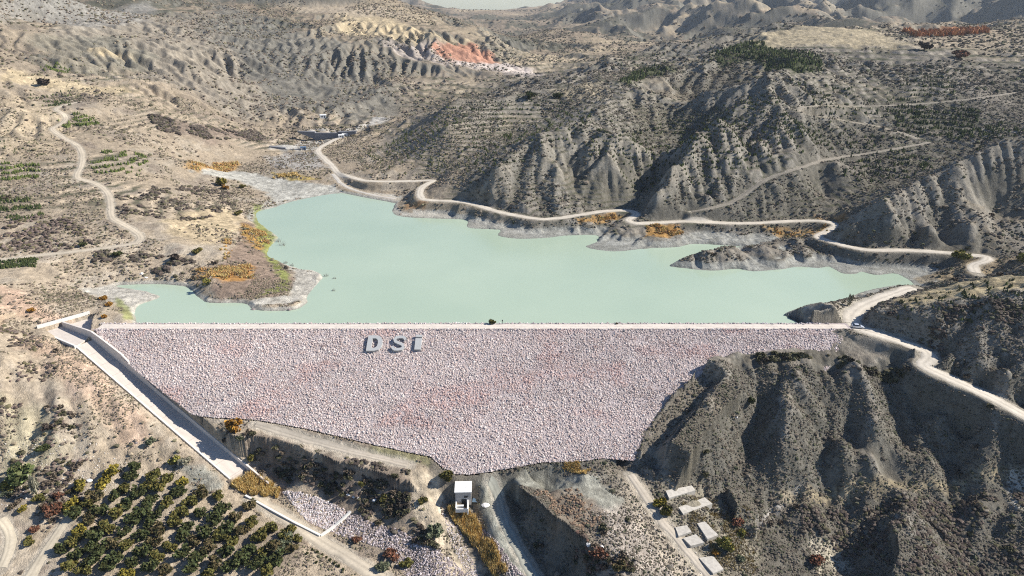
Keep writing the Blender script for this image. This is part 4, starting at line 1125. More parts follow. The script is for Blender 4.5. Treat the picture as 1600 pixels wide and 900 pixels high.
# ---- orchard
OP = np.array([(150,748),(195,733),(245,728),(275,752),(330,770),(385,795),(430,815),(462,835),(458,862),(425,905),(80,905),(95,870),(110,845),(105,800),(125,765)], float)
cand = []
for i in range(-14, 16):
    for j in range(-14, 16):
        u, v = 228 + i * 24.0 + j * -15.0, 762 + i * 8.6 + j * 16.0
        cand.append((u, v, i, j))
cu = np.array([c[0] for c in cand]); cvv = np.array([c[1] for c in cand])
ins = in_poly(cu, cvv, OP)
rows = {}
for c, k in zip(cand, ins):
    if k and c[1] < 903: rows.setdefault(c[2], []).append(c)
ri = 0
for i in sorted(rows):
    ri += 1
    row = sorted(rows[i], key=lambda c: c[1])
    g = hit([c[0] + random.uniform(-5, 5) for c in row], [c[1] + random.uniform(-4, 4) for c in row])
    j = -1
    for c, p in zip(row, g):
        if random.random() < .03: continue
        j += 1
        x = random.random()
        near_top = (c[1] < 775 and c[0] < 300)
        kind = ('yellow' if x < .30 else 'olive' if x < .7 else 'dark green') if near_top else ('dark green' if x < .50 else 'brown' if x < .70 else 'olive' if x < .975 else 'yellow')
        tree(p, random.uniform(2.3, 3.0), kind, 'orchard_tree', f'{kind} orchard tree, {ORD[min(j, 14)]} from the top in the {ORD[min(ri - 1, 14)]} diagonal row from left', 'tree', 'trees of the orchard in diagonal rows', .88)
print('orchard rows', ri, [len(v) for v in rows.values()])
# ---- single trees and large bushes: u, v of the foot, crown radius (m), kind, tallness, name, label
SINGLES = [
 (368,672,3.0,'orange',1.0,'tree','orange round tree on the bench at the lower left corner of the dam','tree'),
 (392,720,1.9,'olive',1.0,'bush','olive bush in the shaded ravine right of the chute wall','bush'),
 (374,688,1.7,'grey green',.8,'bush','pale grey bush just below the orange round tree','bush'),
 (274,727,2.1,'yellow green',1.15,'bush','yellow green bush on the slope left of the lower chute','bush'),
 (288,725,1.9,'pale',1.1,'bush','pale straw bush touching the yellow green bush left of the chute','bush'),
 (236,694,1.6,'grey green',1.1,'bush','small grey green bush on the bare slope left of the chute','bush'),
 (74,672,2.0,'dark brown',.7,'bush','dark brown bush on the pale slope at the left','bush'),
 (68,704,2.4,'dark green',.7,'juniper','dark green spreading juniper above the willow at the left edge','juniper'),
 (38,755,4.6,'willow green',.95,'tree','large willow green tree at the left edge above the orchard','tree'),
 (14,765,2.4,'yellow green',.9,'bush','yellow green bush at the far left edge beside the willow','bush'),
 (62,782,2.0,'olive',.8,'bush','olive bush below the pale poplar','bush'),
 (12,772,1.8,'grey green',.8,'bush','grey green bush under the willow at the left edge','bush'),
 (84,806,3.1,'red brown',1.0,'tree','red brown autumn tree left of the orchard','tree'),
 (110,796,2.7,'yellow',1.0,'tree','bright yellow autumn tree between the red tree and the orchard','tree'),
 (92,778,1.8,'red brown',.8,'bush','small reddish bush behind the red autumn tree','bush'),
 (36,798,1.6,'yellow',.8,'bush','small bright yellow bush left of the red autumn tree','bush'),
 (46,850,1.8,'olive',.8,'bush','olive bush between the two farm tracks','bush'),
 (54,830,1.5,'red brown',.7,'bush','brownish red bush beside the farm track','bush'),
 (112,770,1.6,'brown',.7,'bush','brown bush at the top left corner of the orchard','bush'),
 (442,862,3.0,'grey green',.8,'bush','grey green bush at the right end of the orchard','bush'),
 (448,842,2.3,'grey green',.8,'bush','smaller grey green bush above the one at the right end of the orchard','bush'),
 (466,845,1.8,'olive',.8,'bush','olive bush beside the path at the right end of the orchard','bush'),
 (698,752,2.6,'olive',1.1,'tree','dense dark olive tree behind the left corner of the valve house','tree'),
 (677,838,3.0,'grey green',.85,'bush','large grey green bush on the pale bank left of the reeds','bush'),
 (601,783,1.8,'olive',.9,'bush','olive bush beside the white boulders in the ravine','bush'),
 (660,786,1.6,'olive',.9,'bush','olive bush at the foot of the tan cliff','bush'),
 (566,758,1.6,'olive',.7,'bush','olive bush on the dark bank above the white boulders','bush'),
 (598,888,2.2,'grey green',.8,'bush','pale grey bush in the lower rubble channel','bush'),
 (613,872,2.6,'red brown',.6,'bush','rusty red bush patch in the rubble channel','bush'),
 (636,884,2.0,'olive',.8,'bush','olive bush at the edge of the rubble channel by the rusty patch','bush'),
 (558,846,1.8,'red brown',.6,'bush','dull red bush in the middle of the rubble channel','bush'),
 (1132,858,2.7,'yellow green',1.05,'bush','round yellow green bush right of the concrete slabs','bush'),
 (1156,838,1.7,'yellow green',1.05,'bush','smaller round yellow green bush behind the large one by the slabs','bush'),
 (1158,876,1.4,'grey green',.9,'bush','small grey green bush in front of the round yellow green bushes','bush'),
 (1041,806,2.2,'olive',1.1,'bush','olive and yellow bush left of the concrete slabs','bush'),
 (1030,790,2.2,'yellow',.9,'bush','yellow bush behind the olive bush left of the slabs','bush'),
 (1152,820,2.0,'red brown',.7,'bush','purplish brown bush by the mouth of the stream','bush'),
 (1118,865,1.3,'orange',.6,'bush','small orange bush beside the round yellow green bush','bush'),
 (935,872,2.8,'red brown',.8,'bush','reddish brown bush on the waste ground by white litter','bush'),
 (968,890,2.2,'brown',.8,'bush','brown bush at the bottom edge right of the dark scarp','bush'),
 (1275,880,2.4,'red brown',.7,'bush','rusty bush above the pale gully at the bottom right','bush'),
 (1172,630,1.7,'dark green',.9,'bush','dark green bush standing alone high on the right foreground hill','bush'),
 (1500,406,4.0,'yellow green',.8,'bush','large yellow green bush beside the lake road at the right','bush'),
 (1597,408,3.2,'yellow green',.8,'bush','yellow green bush at the right edge below the road','bush'),
 (770,508,1.6,'olive',.8,'bush','lone olive bush on the dam crest','bush'),
 (963,508,.7,'brown',.7,'bush','tiny brown shrub on the upstream edge of the crest','bush'),
 (323,445,2.2,'yellow green',.9,'bush','yellow green bush on the steep bank of the peninsula','bush'),
 (346,290,3.6,'yellow',1.2,'tree','bright yellow tree beside the pale river bed','tree'),
 (352,296,2.4,'orange',.9,'bush','orange bush in front of the bright yellow tree','bush'),
 (380,294,2.6,'olive',.7,'bush','olive bush on the edge of the river bed','bush'),
 (70,133,6.0,'dark brown',.6,'bush','large dark bush on the golden field at the upper left','bush'),
 (1445,78,6.5,'dark brown',.8,'tree','lone dark tree on the golden ridge at the upper right','tree'),
 (1500,92,7.5,'red brown',.6,'tree','tawny leafless trees on the upper right ridge','tree'),
 (829,155,4.6,'dark green',1.0,'tree','lone dark tree on the crown of the hill beyond the lake','tree'),
 (871,154,3.6,'dark green',1.0,'tree','second lone dark tree on the hill crown, right of the larger one','tree'),
 (372,336,2.2,'olive',.9,'bush','olive bush by the green edge of the peninsula','bush'),
 (308,396,2.6,'olive',.7,'bush','olive bush on the plateau left of the peninsula','bush'),
 (275,405,3.0,'dark brown',.6,'bush','dark brown bush on the bank above the lake arm','bush'),
 (185,400,2.6,'dark green',.6,'bush','dark bush beside the lower dirt track','bush'),
 (130,385,2.0,'dark green',.8,'bush','dark green bush above the bend of the lower track','bush'),
 (170,478,1.5,'orange',.8,'bush','rusty bush on the bank above the spillway inlet','bush'),
 (162,468,1.7,'orange',.8,'bush','larger rusty bush beside the silt beach','bush'),
 (164,497,1.2,'orange',.9,'bush','small rusty bush on the pavement by the spillway inlet','bush'),
 (50,486,1.6,'orange',.6,'bush','orange brown bush left of the white inlet wall','bush'),
]
gs = hit([s[0] for s in SINGLES], [s[1] for s in SINGLES])
for s, p in zip(SINGLES, gs):
    if s[1] == 508: p = np.array([p[0] if abs(p[1] - 247) < 3 else PY(s[0], 506, 247.9)[0], 247.9, CREST_Z])
    tree(p, s[2], s[3], s[5], s[6], s[7], None, s[4])
def poplar(u, v, h, kind, label):
    p = hit1(u, v); o = empty('poplar', tuple(p), 0, label, 'tree')
    t = link('trunk', TR[0], None, o); t.scale = (h * .25, h * .25, h * .8)
    c = link('crown', crown_of(kind, 1), None, o); c.scale = (h * .13, h * .13, h * .56); c.location.z = h * .08
poplar(58, 775, 11, 'pale', 'tall pale narrow poplar in front of the willow')
poplar(1327, 478, 7.5, 'pale', 'slender bare poplar on the shore by the right end of the dam')
# ---- saplings in a row near the bottom edge
sp = [(489,860),(496,864),(503,868),(510,872),(516,876),(522,881),(529,886),(536,891),(480,866),(494,880)]
for p in hit([q[0] for q in sp], [q[1] for q in sp]):
    tree(p, .5, 'dark green', 'sapling', 'tiny dark sapling in the row beside the pale farm path', 'sapling', 'saplings beside the farm path', 1.2)

# ---- scrub: low bushes over all the slopes
def candidates(n, ymin, ymax):
    r = np.sqrt(RNG.uniform(ymin ** 2, ymax ** 2, n)); t = RNG.uniform(R(-46), R(46), n)
    return r * np.sin(t), r * np.cos(t)
BARE = [hpoly(q) for q in ([(300,267),(345,258),(400,272),(450,282),(520,290),(538,302),(470,309),(430,316),(405,296),(370,282)],
        [(462,421),(498,428),(501,440),(481,461),(478,475),(400,482),(388,472),(450,462),(460,440)], [(120,450),(180,447),(250,463),(222,478),(211,496),(180,474),(140,460)],
        [(768,745),(860,733),(930,745),(975,790),(950,800),(900,772),(820,760)],[(752,750),(786,760),(776,800),(800,850),(842,900),(800,905),(766,845),(750,790)],
        [(0,105),(130,130),(222,146),(60,136)],[(530,18),(600,28),(740,64),(600,56)],[(1160,60),(1250,42),(1340,45),(1425,72),(1250,72)])]
SLABS = [hpoly(q_) for q_ in ([(1040,768),(1080,764),(1086,774),(1045,782)],[(1060,794),(1100,784),(1112,796),(1067,806)],[(1089,819),(1101,816),(1122,840),(1105,847)],[(1067,843),(1087,836),(1100,851),(1079,857)],[(1055,825),(1073,822),(1080,833),(1060,841)],[(1092,873),(1114,870),(1130,893),(1114,899)])]
BARE += [hpoly([(1400,470),(1500,441),(1615,428),(1615,455),(1510,464),(1425,482)])] + SLABS + [BASIN[:, :2], hpoly([(60,520),(119,541),(360,748),(400,740),(140,515),(165,503),(141,495),(62,508)]),
         hpoly([(440,768),(500,778),(546,800),(600,822),(690,862),(745,905),(640,905),(600,858),(480,815)]), hpoly(OP)]
def filt(x, y, band=.9):
    h, dsh, dr, calm = H(x, y, True)
    m = (dsh > 2.0) & (dr > 1.0) & ~in_poly(x, y, FACE)
    m &= ~((y > CREST_Y0 - 1) & (y < CREST_Y1 + 13) & (x > XL - 2) & (x < XR + 6))
    m &= ~((dsh < 50) & (h < 2.6) & (x > -60))
    for b_ in BARE: m &= ~in_poly(x, y, b_)
    u, v, d = project(np.stack([x, y, h], -1))
    m &= (u > -40) & (u < 1640) & (v < 930) & (v > -10)
    return m, h, u, v, d
VARS = [bush_variant(100 + i, 1) for i in range(10)]
VARS2 = [bush_variant(200 + i, 2) for i in range(8)]
SC_DARK = [(.095,.080,.062),(.12,.10,.078),(.15,.125,.098),(.17,.145,.115),(.10,.098,.066),(.16,.135,.105),(.075,.078,.048),(.13,.115,.095)]
SC_LEFT = [(.15,.12,.095),(.18,.145,.115),(.16,.145,.09),(.10,.092,.06),(.21,.17,.13),(.25,.205,.145)]
bushes = []      # pos, size, col
def add_scrub(n, ymin, ymax, smin, smax, dens_seed, thr_r, thr_l, wl):
    x, y = candidates(n, ymin, ymax)
    m, h, u, v, d = filt(x, y)
    f = fbm(x / wl, y / wl, 4, dens_seed) + .5 * fbm(x / (wl * .2), y / (wl * .2), 2, dens_seed + 9)
    left = (x / y) < -.06 + .05 * fbm(x / 60, y / 60, 2, 5)
    m &= f > np.where(left, thr_l, thr_r)
    x, y, h, left, f = x[m], y[m], h[m], left[m], f[m]
    s = RNG.uniform(smin, smax, len(x)) * RNG.uniform(.6, 1.1, len(x))
    c = np.where(left[:, None], vary(SC_LEFT, len(x)), vary(SC_DARK, len(x)))
    bushes.append((np.stack([x, y, h - .1 * s], -1), s, c))
add_scrub(230000, 130, 345, .15, .46, 301, -.5, .08, 16)
add_scrub(9000, 130, 345, .45, .95, 306, -.05, .15, 18)
add_scrub(1500, 130, 345, .8, 1.4, 311, .08, .26, 22)
add_scrub(120000, 330, 700, .32, .9, 321, -.22, -.02, 32)
add_scrub(4500, 330, 700, .9, 1.9, 331, .1, .22, 40)
add_scrub(90000, 650, 1700, .7, 2.0, 341, -.1, -.04, 80)
add_scrub(30000, 1600, 4200, 2.0, 5.0, 346, .05, .0, 200)
def add_scrub_poly(px, n, smin, smax, cols, wl=6, thr=0.0):
    pl = hpoly(px); lo, hi = pl.min(0), pl.max(0)
    x = RNG.uniform(lo[0], hi[0], n * 3); y = RNG.uniform(lo[1], hi[1], n * 3)
    k = np.nonzero(in_poly(x, y, pl) & (fbm(x / wl, y / wl, 3, 355) > thr))[0][:n]; x, y = x[k], y[k]
    h, dsh, dr, _ = H(x, y, True); k = (dr > .8) & (dsh > 1.5); x, y, h = x[k], y[k], h[k]
    s = RNG.uniform(smin, smax, len(x)); bushes.append((np.stack([x, y, h - .1 * s], -1), s, vary(cols, len(x), .3)))
SB = [(.085,.068,.058),(.11,.085,.07),(.07,.058,.048),(.13,.11,.085),(.10,.09,.055)]
SP_ = [(.13,.10,.085),(.16,.12,.10),(.10,.08,.065),(.12,.105,.06)]
add_scrub_poly([(345,688),(430,700),(560,738),(640,756),(636,800),(560,785),(430,745)], 900, .4, 1.3, SB, 5, -.15)
add_scrub_poly([(560,782),(640,800),(690,860),(640,850),(570,810)], 420, .4, 1.2, SB, 5, -.2)
add_scrub_poly([(540,715),(640,728),(640,742),(540,732)], 160, .3, .8, SB, 5, -.2)
add_scrub_poly([(230,180),(290,190),(400,205),(420,218),(330,225),(250,205)], 1500, .8, 1.8, SB, 14, -.1)
add_scrub_poly([(0,620),(110,640),(150,700),(100,760),(0,720)], 160, .4, 1.2, SP_, 7, .1)
add_scrub_poly([(0,510),(50,520),(90,580),(60,600),(0,590)], 260, .35, .9, SP_, 7, 0)
add_scrub_poly([(0,730),(120,740),(140,800),(60,830),(0,800)], 160, .4, 1.2, SP_, 5, 0)
add_scrub_poly([(150,310),(300,290),(380,300),(390,330),(300,345),(160,340)], 900, .5, 1.4, SB, 10, .05)
add_scrub_poly([(150,390),(260,400),(330,415),(300,440),(200,412),(120,410)], 500, .5, 1.5, SB, 8, 0)
add_scrub_poly([(0,330),(120,340),(150,380),(60,400),(0,390)], 500, .5, 1.4, SP_, 8, .05)
add_scrub_poly([(1180,556),(1300,556),(1410,568),(1420,580),(1300,576),(1180,572)], 260, .5, 1.3, [(.07,.068,.04),(.09,.08,.05)], 6, -.1)
add_scrub_poly([(1200,800),(1400,775),(1600,765),(1600,900),(1400,900),(1290,830),(1210,860)], 1600, .3, .9, SB, 7, -.05)
add_scrub_poly([(820,765),(900,760),(950,800),(930,840),(880,815)], 260, .25, .6, [(.22,.15,.10),(.17,.12,.085)], 5, 0)
add_scrub_poly([(900,840),(960,850),(1000,900),(900,900)], 160, .4, 1.1, [(.16,.10,.075),(.12,.09,.07)], 5, -.1)
add_scrub_poly([(1380,490),(1500,475),(1600,470),(1600,545),(1500,560),(1400,530)], 900, .4, 1.0, SB, 8, .05)
pos = np.vstack([b_[0] for b_ in bushes]); size = np.concatenate([b_[1] for b_ in bushes]); cols = np.vstack([b_[2] for b_ in bushes])
u, v, d = project(pos)
inview = (u > 4) & (u < 1596) & (v > 4) & (v < 896)
show = np.where(inview, size / d, 0)
top = np.argsort(-show)[:300]
rest = np.setdiff1d(np.arange(len(pos)), top)
print('scrub', len(pos))
sel = rest[pos[rest, 1] < 345]; o = link('scrub', scatter_mesh('scrub', pos[sel], size[sel], cols[sel], VARS), M_scrub)
tag(o, 'low grey brown scrub covering the slopes round the dam', 'scrub', kind='stuff')
sel = rest[pos[rest, 1] >= 345]; o = link('scrub', scatter_mesh('scrub', pos[sel], size[sel], cols[sel], VARS), M_scrub)
tag(o, 'dark scrub dotted over the hills beyond the lake', 'scrub', kind='stuff')
BM = []
for k, (c, nm) in enumerate((((.060,.050,.040), 'dark brown'), ((.085,.080,.045), 'dull olive'), ((.14,.11,.08), 'pale brown'))):
    for q in range(3):
        cm = crown_mesh('bush', c, 700 + k * 10 + q, 150, .3, .7, None, .2); cm.materials.append(M_leaf); BM.append((cm, nm))
for i in top:
    k = int(np.argmin([np.abs(cols[i] - c).sum() for c in ((.060,.050,.040), (.085,.080,.045), (.14,.11,.08))])) * 3 + random.randrange(3)
    o = link('scrub_bush', BM[k][0]); o.location = tuple(pos[i]); o.scale = (size[i],) * 3; o.rotation_euler.z = random.uniform(0, 6.28)
    ui, vi = u[i], v[i]
    place = ('on the dry slope left of the spillway and dam' if ui < 330 else 'on the ravine banks below the middle of the dam' if ui < 760 else 'on the mound between the valve house and the slabs' if ui < 1100 and vi > 735
             else 'on the hill above the road at the right' if vi < 560 else 'on the gullied hill right of the dam' if vi < 755 else 'on the low hill at the bottom right') if pos[i][1] < 345 else 'on the slopes beyond the lake'
    tag(o, f'small {BM[k][1]} scrub bush {place}', 'bush', f'{BM[k][1]} scrub bushes {place}')

# ---- pines planted along contour terraces
def pine_variant(seed):
    r = np.random.default_rng(seed); V = []; F = []
    n = 7
    for k, (z0, z1, ra) in enumerate(((.1, .7, .42), (.4, .95, .33), (.68, 1.25, .22))):
        b_ = len(V)
        for i in range(n):
            a = 6.283 * i / n + k * .4; q = ra * r.uniform(.7, 1.25)
            V.append((q * math.cos(a), q * math.sin(a), z0 + r.uniform(-.06, .06)))
        V.append((0, 0, z1)); V.append((0, 0, z0 + .05))
        for i in range(n): F.append((b_ + i, b_ + (i + 1) % n, b_ + n)); F.append((b_ + (i + 1) % n, b_ + i, b_ + n + 1))
    return np.array(V), np.array(F)
PV = [pine_variant(i) for i in range(5)]
pines = []
def add_pines(n, px, step, smin, smax, cols, jit=.12, hl=None):
    pl = hpoly(px); lo, hi = pl.min(0), pl.max(0)
    x = RNG.uniform(lo[0], hi[0], n); y = RNG.uniform(lo[1], hi[1], n)
    m = in_poly(x, y, pl); x, y = x[m], y[m]
    if not len(x): return
    h, dsh, dr, _ = H(x, y, True)
    if step:
        t = H.hs / step; k = (np.abs(t - np.round(t)) < jit)
    else: k = np.ones(len(x), bool)
    k &= (dr > 1.2) & (dsh > 3) & (fbm(x / 25, y / 25, 3, 405) > -.35)
    x, y, h = x[k], y[k], h[k]
    pines.append((np.stack([x, y, h - .1], -1), RNG.uniform(smin, smax, len(x)), vary(cols, len(x), .3)))
PG = [(.045,.062,.022),(.060,.075,.025),(.038,.050,.022),(.075,.085,.03)]
PL = [(.10,.125,.035),(.08,.10,.03),(.12,.14,.045)]
add_pines(1800, [(0,255),(60,255),(68,275),(30,290),(0,292)], 1.6, 1.0, 1.9, PL, .13)
add_pines(1500, [(135,250),(165,236),(220,240),(240,262),(215,275),(150,275)], 1.6, 1.0, 1.8, PL, .16)
add_pines(1400, [(90,185),(140,180),(160,198),(95,200)], 2.2, 1.2, 2.0, PL, .16)
add_pines(1800, [(0,300),(60,315),(75,335),(30,345),(0,345)], 1.8, .9, 1.7, PG, .2)
add_pines(500, [(0,210),(80,205),(75,245),(0,250)], 2.2, .7, 1.3, PG, .10)
add_pines(700, [(40,150),(110,140),(130,165),(50,168)], 2.6, 1.0, 1.8, PG, .14)
add_pines(400, [(70,100),(110,108),(105,118),(60,112)], 0, 1.2, 2.2, PL)
add_pines(1200, [(0,395),(60,405),(55,418),(0,420)], 0, .7, 1.3, PG)
add_pines(13000, [(640,190),(720,168),(860,150),(940,165),(900,235),(760,275),(680,265),(600,240)], 2.4, .9, 1.7, PG, .085)
add_pines(12000, [(930,200),(1060,170),(1130,190),(1120,300),(1000,300),(900,280)], 2.4, .9, 1.6, PG, .08)
add_pines(9000, [(1060,180),(1240,165),(1260,240),(1180,270),(1080,250)], 2.4, .9, 1.7, PG, .09)
add_pines(9000, [(1230,130),(1480,110),(1500,160),(1260,170)], 2.6, 1.0, 1.8, PG, .09)
add_pines(1800, [(1220,180),(1300,190),(1420,215),(1380,235),(1290,235),(1230,215)], 2.2, 1.0, 1.9, PG, .14)
add_pines(2200, [(1390,165),(1500,158),(1530,175),(1530,205),(1450,215),(1400,200)], 2.2, 1.1, 2.1, PG, .17)
add_pines(1600, [(1310,240),(1450,230),(1460,265),(1330,285),(1300,270)], 2.1, 1.0, 2.0, PG, .14)
add_pines(1800, [(1108,84),(1150,70),(1190,66),(1204,76),(1284,92),(1284,112),(1240,116),(1180,97),(1120,97)], 0, 1.6, 3.0, PG)
add_pines(700, [(968,128),(990,112),(1040,98),(1050,108),(1010,122),(985,134)], 0, 1.6, 2.8, PG)
add_pines(900, [(1480,215),(1560,190),(1600,200),(1600,220),(1520,240),(1470,240)], 0, 1.0, 2.2, PG)
add_pines(2200, [(1380,475),(1500,445),(1600,436),(1600,500),(1500,510),(1400,500)], 1.9, .6, 1.25, [(.07,.075,.03),(.05,.055,.025)], .1)
PB = [(.13,.115,.06),(.10,.10,.05),(.15,.125,.08)]
add_pines(6000, [(0,150),(110,155),(130,205),(110,250),(60,290),(0,330)], 1.7, .5, 1.1, PB, .07)
add_pines(3500, [(0,60),(120,70),(260,110),(300,150),(150,150),(0,110)], 2.6, .8, 1.5, PB, .08)
add_pines(5000, [(170,170),(330,160),(420,190),(390,215),(250,205),(180,220)], 2.0, .6, 1.2, PB, .07)
add_pines(4000, [(300,20),(520,60),(640,160),(540,185),(420,150)], 2.8, .9, 1.6, [(.085,.085,.045),(.11,.10,.06)], .08)
add_pines(3000, [(560,230),(640,205),(700,240),(690,275),(600,275)], 2.2, .8, 1.5, PG, .08)
add_pines(7000, [(860,60),(1100,50),(1180,70),(1100,110),(950,110)], 4.0, 1.2, 2.4, PG, .12)
pos = np.vstack([b_[0] for b_ in pines]); size = np.concatenate([b_[1] for b_ in pines]); cols = np.vstack([b_[2] for b_ in pines])
u, v, d = project(pos); inview = (u > 4) & (u < 1596) & (v > 4) & (v < 896)
show = np.where(inview, size / d, 0); top = np.argsort(-show)[:300]; rest = np.setdiff1d(np.arange(len(pos)), top)
print('pines', len(pos))
o = link('pine_plantation', scatter_mesh('pine_plantation', pos[rest], size[rest], cols[rest], PV), M_leaf)
tag(o, 'young pines planted along the terraces of the hills', 'pines', kind='stuff')
PM = []
for k, c in enumerate(((.05,.065,.025), (.10,.125,.035))):
    for q in range(3):
        vv, ff = pine_variant(50 + q + 10 * k); r_ = np.random.default_rng(q)
        PM.append(np_mesh('pine_sapling', vv, ff, False, np.asarray(c) * r_.uniform(.7, 1.3, (len(vv), 1)))); PM[-1].materials.append(M_leaf)
for i in top:
    k = 1 if cols[i][0] > .078 else 0
    o = link('pine_sapling', PM[k * 3 + random.randrange(3)]); o.location = tuple(pos[i]); o.scale = (size[i] * random.uniform(.9, 1.2), size[i], size[i]); o.rotation_euler.z = random.uniform(0, 6)
    place = 'on the knoll above the road at the right' if u[i] > 1350 and v[i] > 400 else 'on the terraces at the left edge' if u[i] < 120 else 'in the curved terraces beside the dirt track' if u[i] < 300 else 'on the hills beyond the lake'
    tag(o, f'{"bright" if k else "dark"} green young pine {place}', 'pine', f'{"bright" if k else "dark"} young pines {place}')

# ---- reeds and autumn shrubs in beds
def reed_bed(name, px, n, hmin, hmax, cols, label, wid=.10, lean=.5, soft=1.2):
    pl = hpoly(px); lo, hi = pl.min(0), pl.max(0)
    x = RNG.uniform(lo[0], hi[0], n * 3); y = RNG.uniform(lo[1], hi[1], n * 3)
    dd, _ = seg_dist(x, y, np.column_stack([np.vstack([pl, pl[:1]]), np.zeros(len(pl) + 1)]))
    m = in_poly(x, y, pl) & (fbm(x / 5, y / 5, 3, 505) + .5 * fbm(x / 1.6, y / 1.6, 2, 506) > .42 - .55 * sstep(0, soft, dd))
    for s_ in SLABS: m &= ~in_poly(x, y, s_)
    m = np.nonzero(m)[0][:n]; x, y = x[m], y[m]; n = len(m)
    z = H(x, y) - .05; k = 3
    hh = RNG.uniform(hmin, hmax, n) * (1 + .4 * fbm(x / 2, y / 2, 2, 507)); a = RNG.uniform(0, 6.28, n)
    base = np.stack([x, y, z], -1); w_ = wid * RNG.uniform(.7, 1.5, n)
    V = []
    for q in range(3):
        aa = a + q * 2.09; dx = np.stack([np.cos(aa), np.sin(aa), 0 * aa], -1) * w_[:, None]
        tip = base + np.stack([RNG.normal(0, lean, n) * hh * .6, RNG.normal(0, lean, n) * hh * .6, hh], -1)
        V.append(np.stack([base - dx, base + dx, tip], 1))
    V = np.stack(V, 1).reshape(-1, 3); F = np.arange(len(V)).reshape(-1, 3)
    c = np.repeat(vary(cols, n, .3), 9, 0)
    o = link(name, np_mesh(name, V, F, False, c), M_reed); return tag(o, label, 'reeds', kind='stuff')
RO = [(.55,.36,.12),(.60,.42,.16),(.48,.33,.11),(.42,.33,.13),(.62,.48,.24)]
RO2 = [(.60,.37,.13),(.50,.31,.13),(.60,.43,.19),(.36,.24,.14),(.40,.36,.14)]
reed_bed('reeds', [(697,795),(712,790),(738,802),(752,830),(800,895),(770,905),(740,860),(715,825)], 4200, 1.4, 2.6, RO, 'golden reeds filling the ditch below the valve house', .16, .3)
reed_bed('reeds', [(352,758),(392,738),(415,745),(440,765),(436,782),(400,778),(375,768)], 2200, 1.0, 2.2, RO, 'golden reeds at the foot of the spillway chute', .16, .35)
reed_bed('reeds', [(848,722),(890,717),(928,732),(915,742),(880,735)], 1400, .5, 1.1, RO, 'straw coloured grass at the toe of the dam right of the valve house', .14)
reed_bed('shrub_bed', [(300,425),(330,418),(398,413),(396,436),(350,440),(312,436)], 3000, .6, 1.6, RO2, 'rust orange shrubs across the neck of the peninsula', .3, .6, 5.0)
reed_bed('shrub_bed', [(378,350),(414,362),(424,385),(405,392),(380,372)], 1800, .6, 1.5, RO2, 'rust orange shrubs along the east side of the peninsula', .3, .6, 5.0)
reed_bed('shrub_bed', [(344,375),(362,366),(364,404),(345,408)], 700, .6, 1.5, RO2, 'thin orange shrubs in the middle of the peninsula', .3, .6, 5.0)
reed_bed('shrub_bed', [(285,262),(330,255),(372,252),(374,261),(310,270)], 900, .7, 1.8, RO2, 'orange reeds on the bank of the river bed', .4, .6, 5.0)
reed_bed('shrub_bed', [(418,272),(465,270),(470,277),(430,281)], 900, .8, 2.0, RO, 'yellow shrubs between the river bed and the shore track', .4, .6, 5.0)
reed_bed('shrub_bed', [(1010,352),(1060,350),(1068,364),(1040,372),(1008,370)], 1500, .5, 1.4, RO2, 'orange shrubs below the lake road in the middle', .35, .6, 5.0)
reed_bed('shrub_bed', [(900,342),(960,332),(978,338),(940,350),(905,350)], 900, .5, 1.2, RO2, 'orange shrubs below the bend of the lake road', .35, .6, 5.0)
reed_bed('shrub_bed', [(1190,352),(1290,350),(1300,362),(1260,372),(1200,362)], 1000, .5, 1.2, RO2, 'orange shrubs in the hollow below the lake road at the right', .35, .6, 5.0)
reed_bed('shrub_bed', [(1410,50),(1540,46),(1545,52),(1430,58)], 900, 3, 6, [(.34,.17,.09),(.40,.20,.10)], 'russet trees along the far ridge at the upper right', 2.0)
reed_bed('dry_grass', [(1060,765),(1150,770),(1190,830),(1180,900),(1120,890),(1060,800)], 2200, .3, .8, [(.34,.27,.13),(.28,.22,.11)], 'straw grass among the concrete slabs', .12)
# ---- drowned dead shrubs
M_twig = mat_plain('dead_wood', (.20, .17, .15), .95, .2, 4)
for u0, v0, s_ in ((510,432,1.0),(521,455,.8),(523,436,.7),(441,384,1.4),(436,378,1.2),(446,412,1.1),(458,416,1.0)):
    p = P(u0, v0, -.2); mb = MB(); r = random.Random(u0)
    for k in range(16):
        a = r.uniform(0, 6.28); L = r.uniform(.5, 1.5) * s_; b0 = Vector((r.uniform(-1.2, 1.2) * s_, r.uniform(-.8, .8) * s_, 0)); e = b0 + Vector((math.cos(a) * L * .5, math.sin(a) * L * .5, L * 1.2))
        w_ = .05; mb.hexa([b0 + Vector((-w_, -w_, 0)), b0 + Vector((w_, -w_, 0)), b0 + Vector((w_, w_, 0)), b0 + Vector((-w_, w_, 0))], [e + Vector((-.02, -.02, 0)), e + Vector((.02, -.02, 0)), e + Vector((.02, .02, 0)), e + Vector((-.02, .02, 0))])
    o = mb.build('dead_shrub', M_twig); o.location = tuple(p)
    tag(o, 'bare grey twigs of a drowned shrub standing in the water off the peninsula', 'dead shrub', 'drowned shrubs off the peninsula')
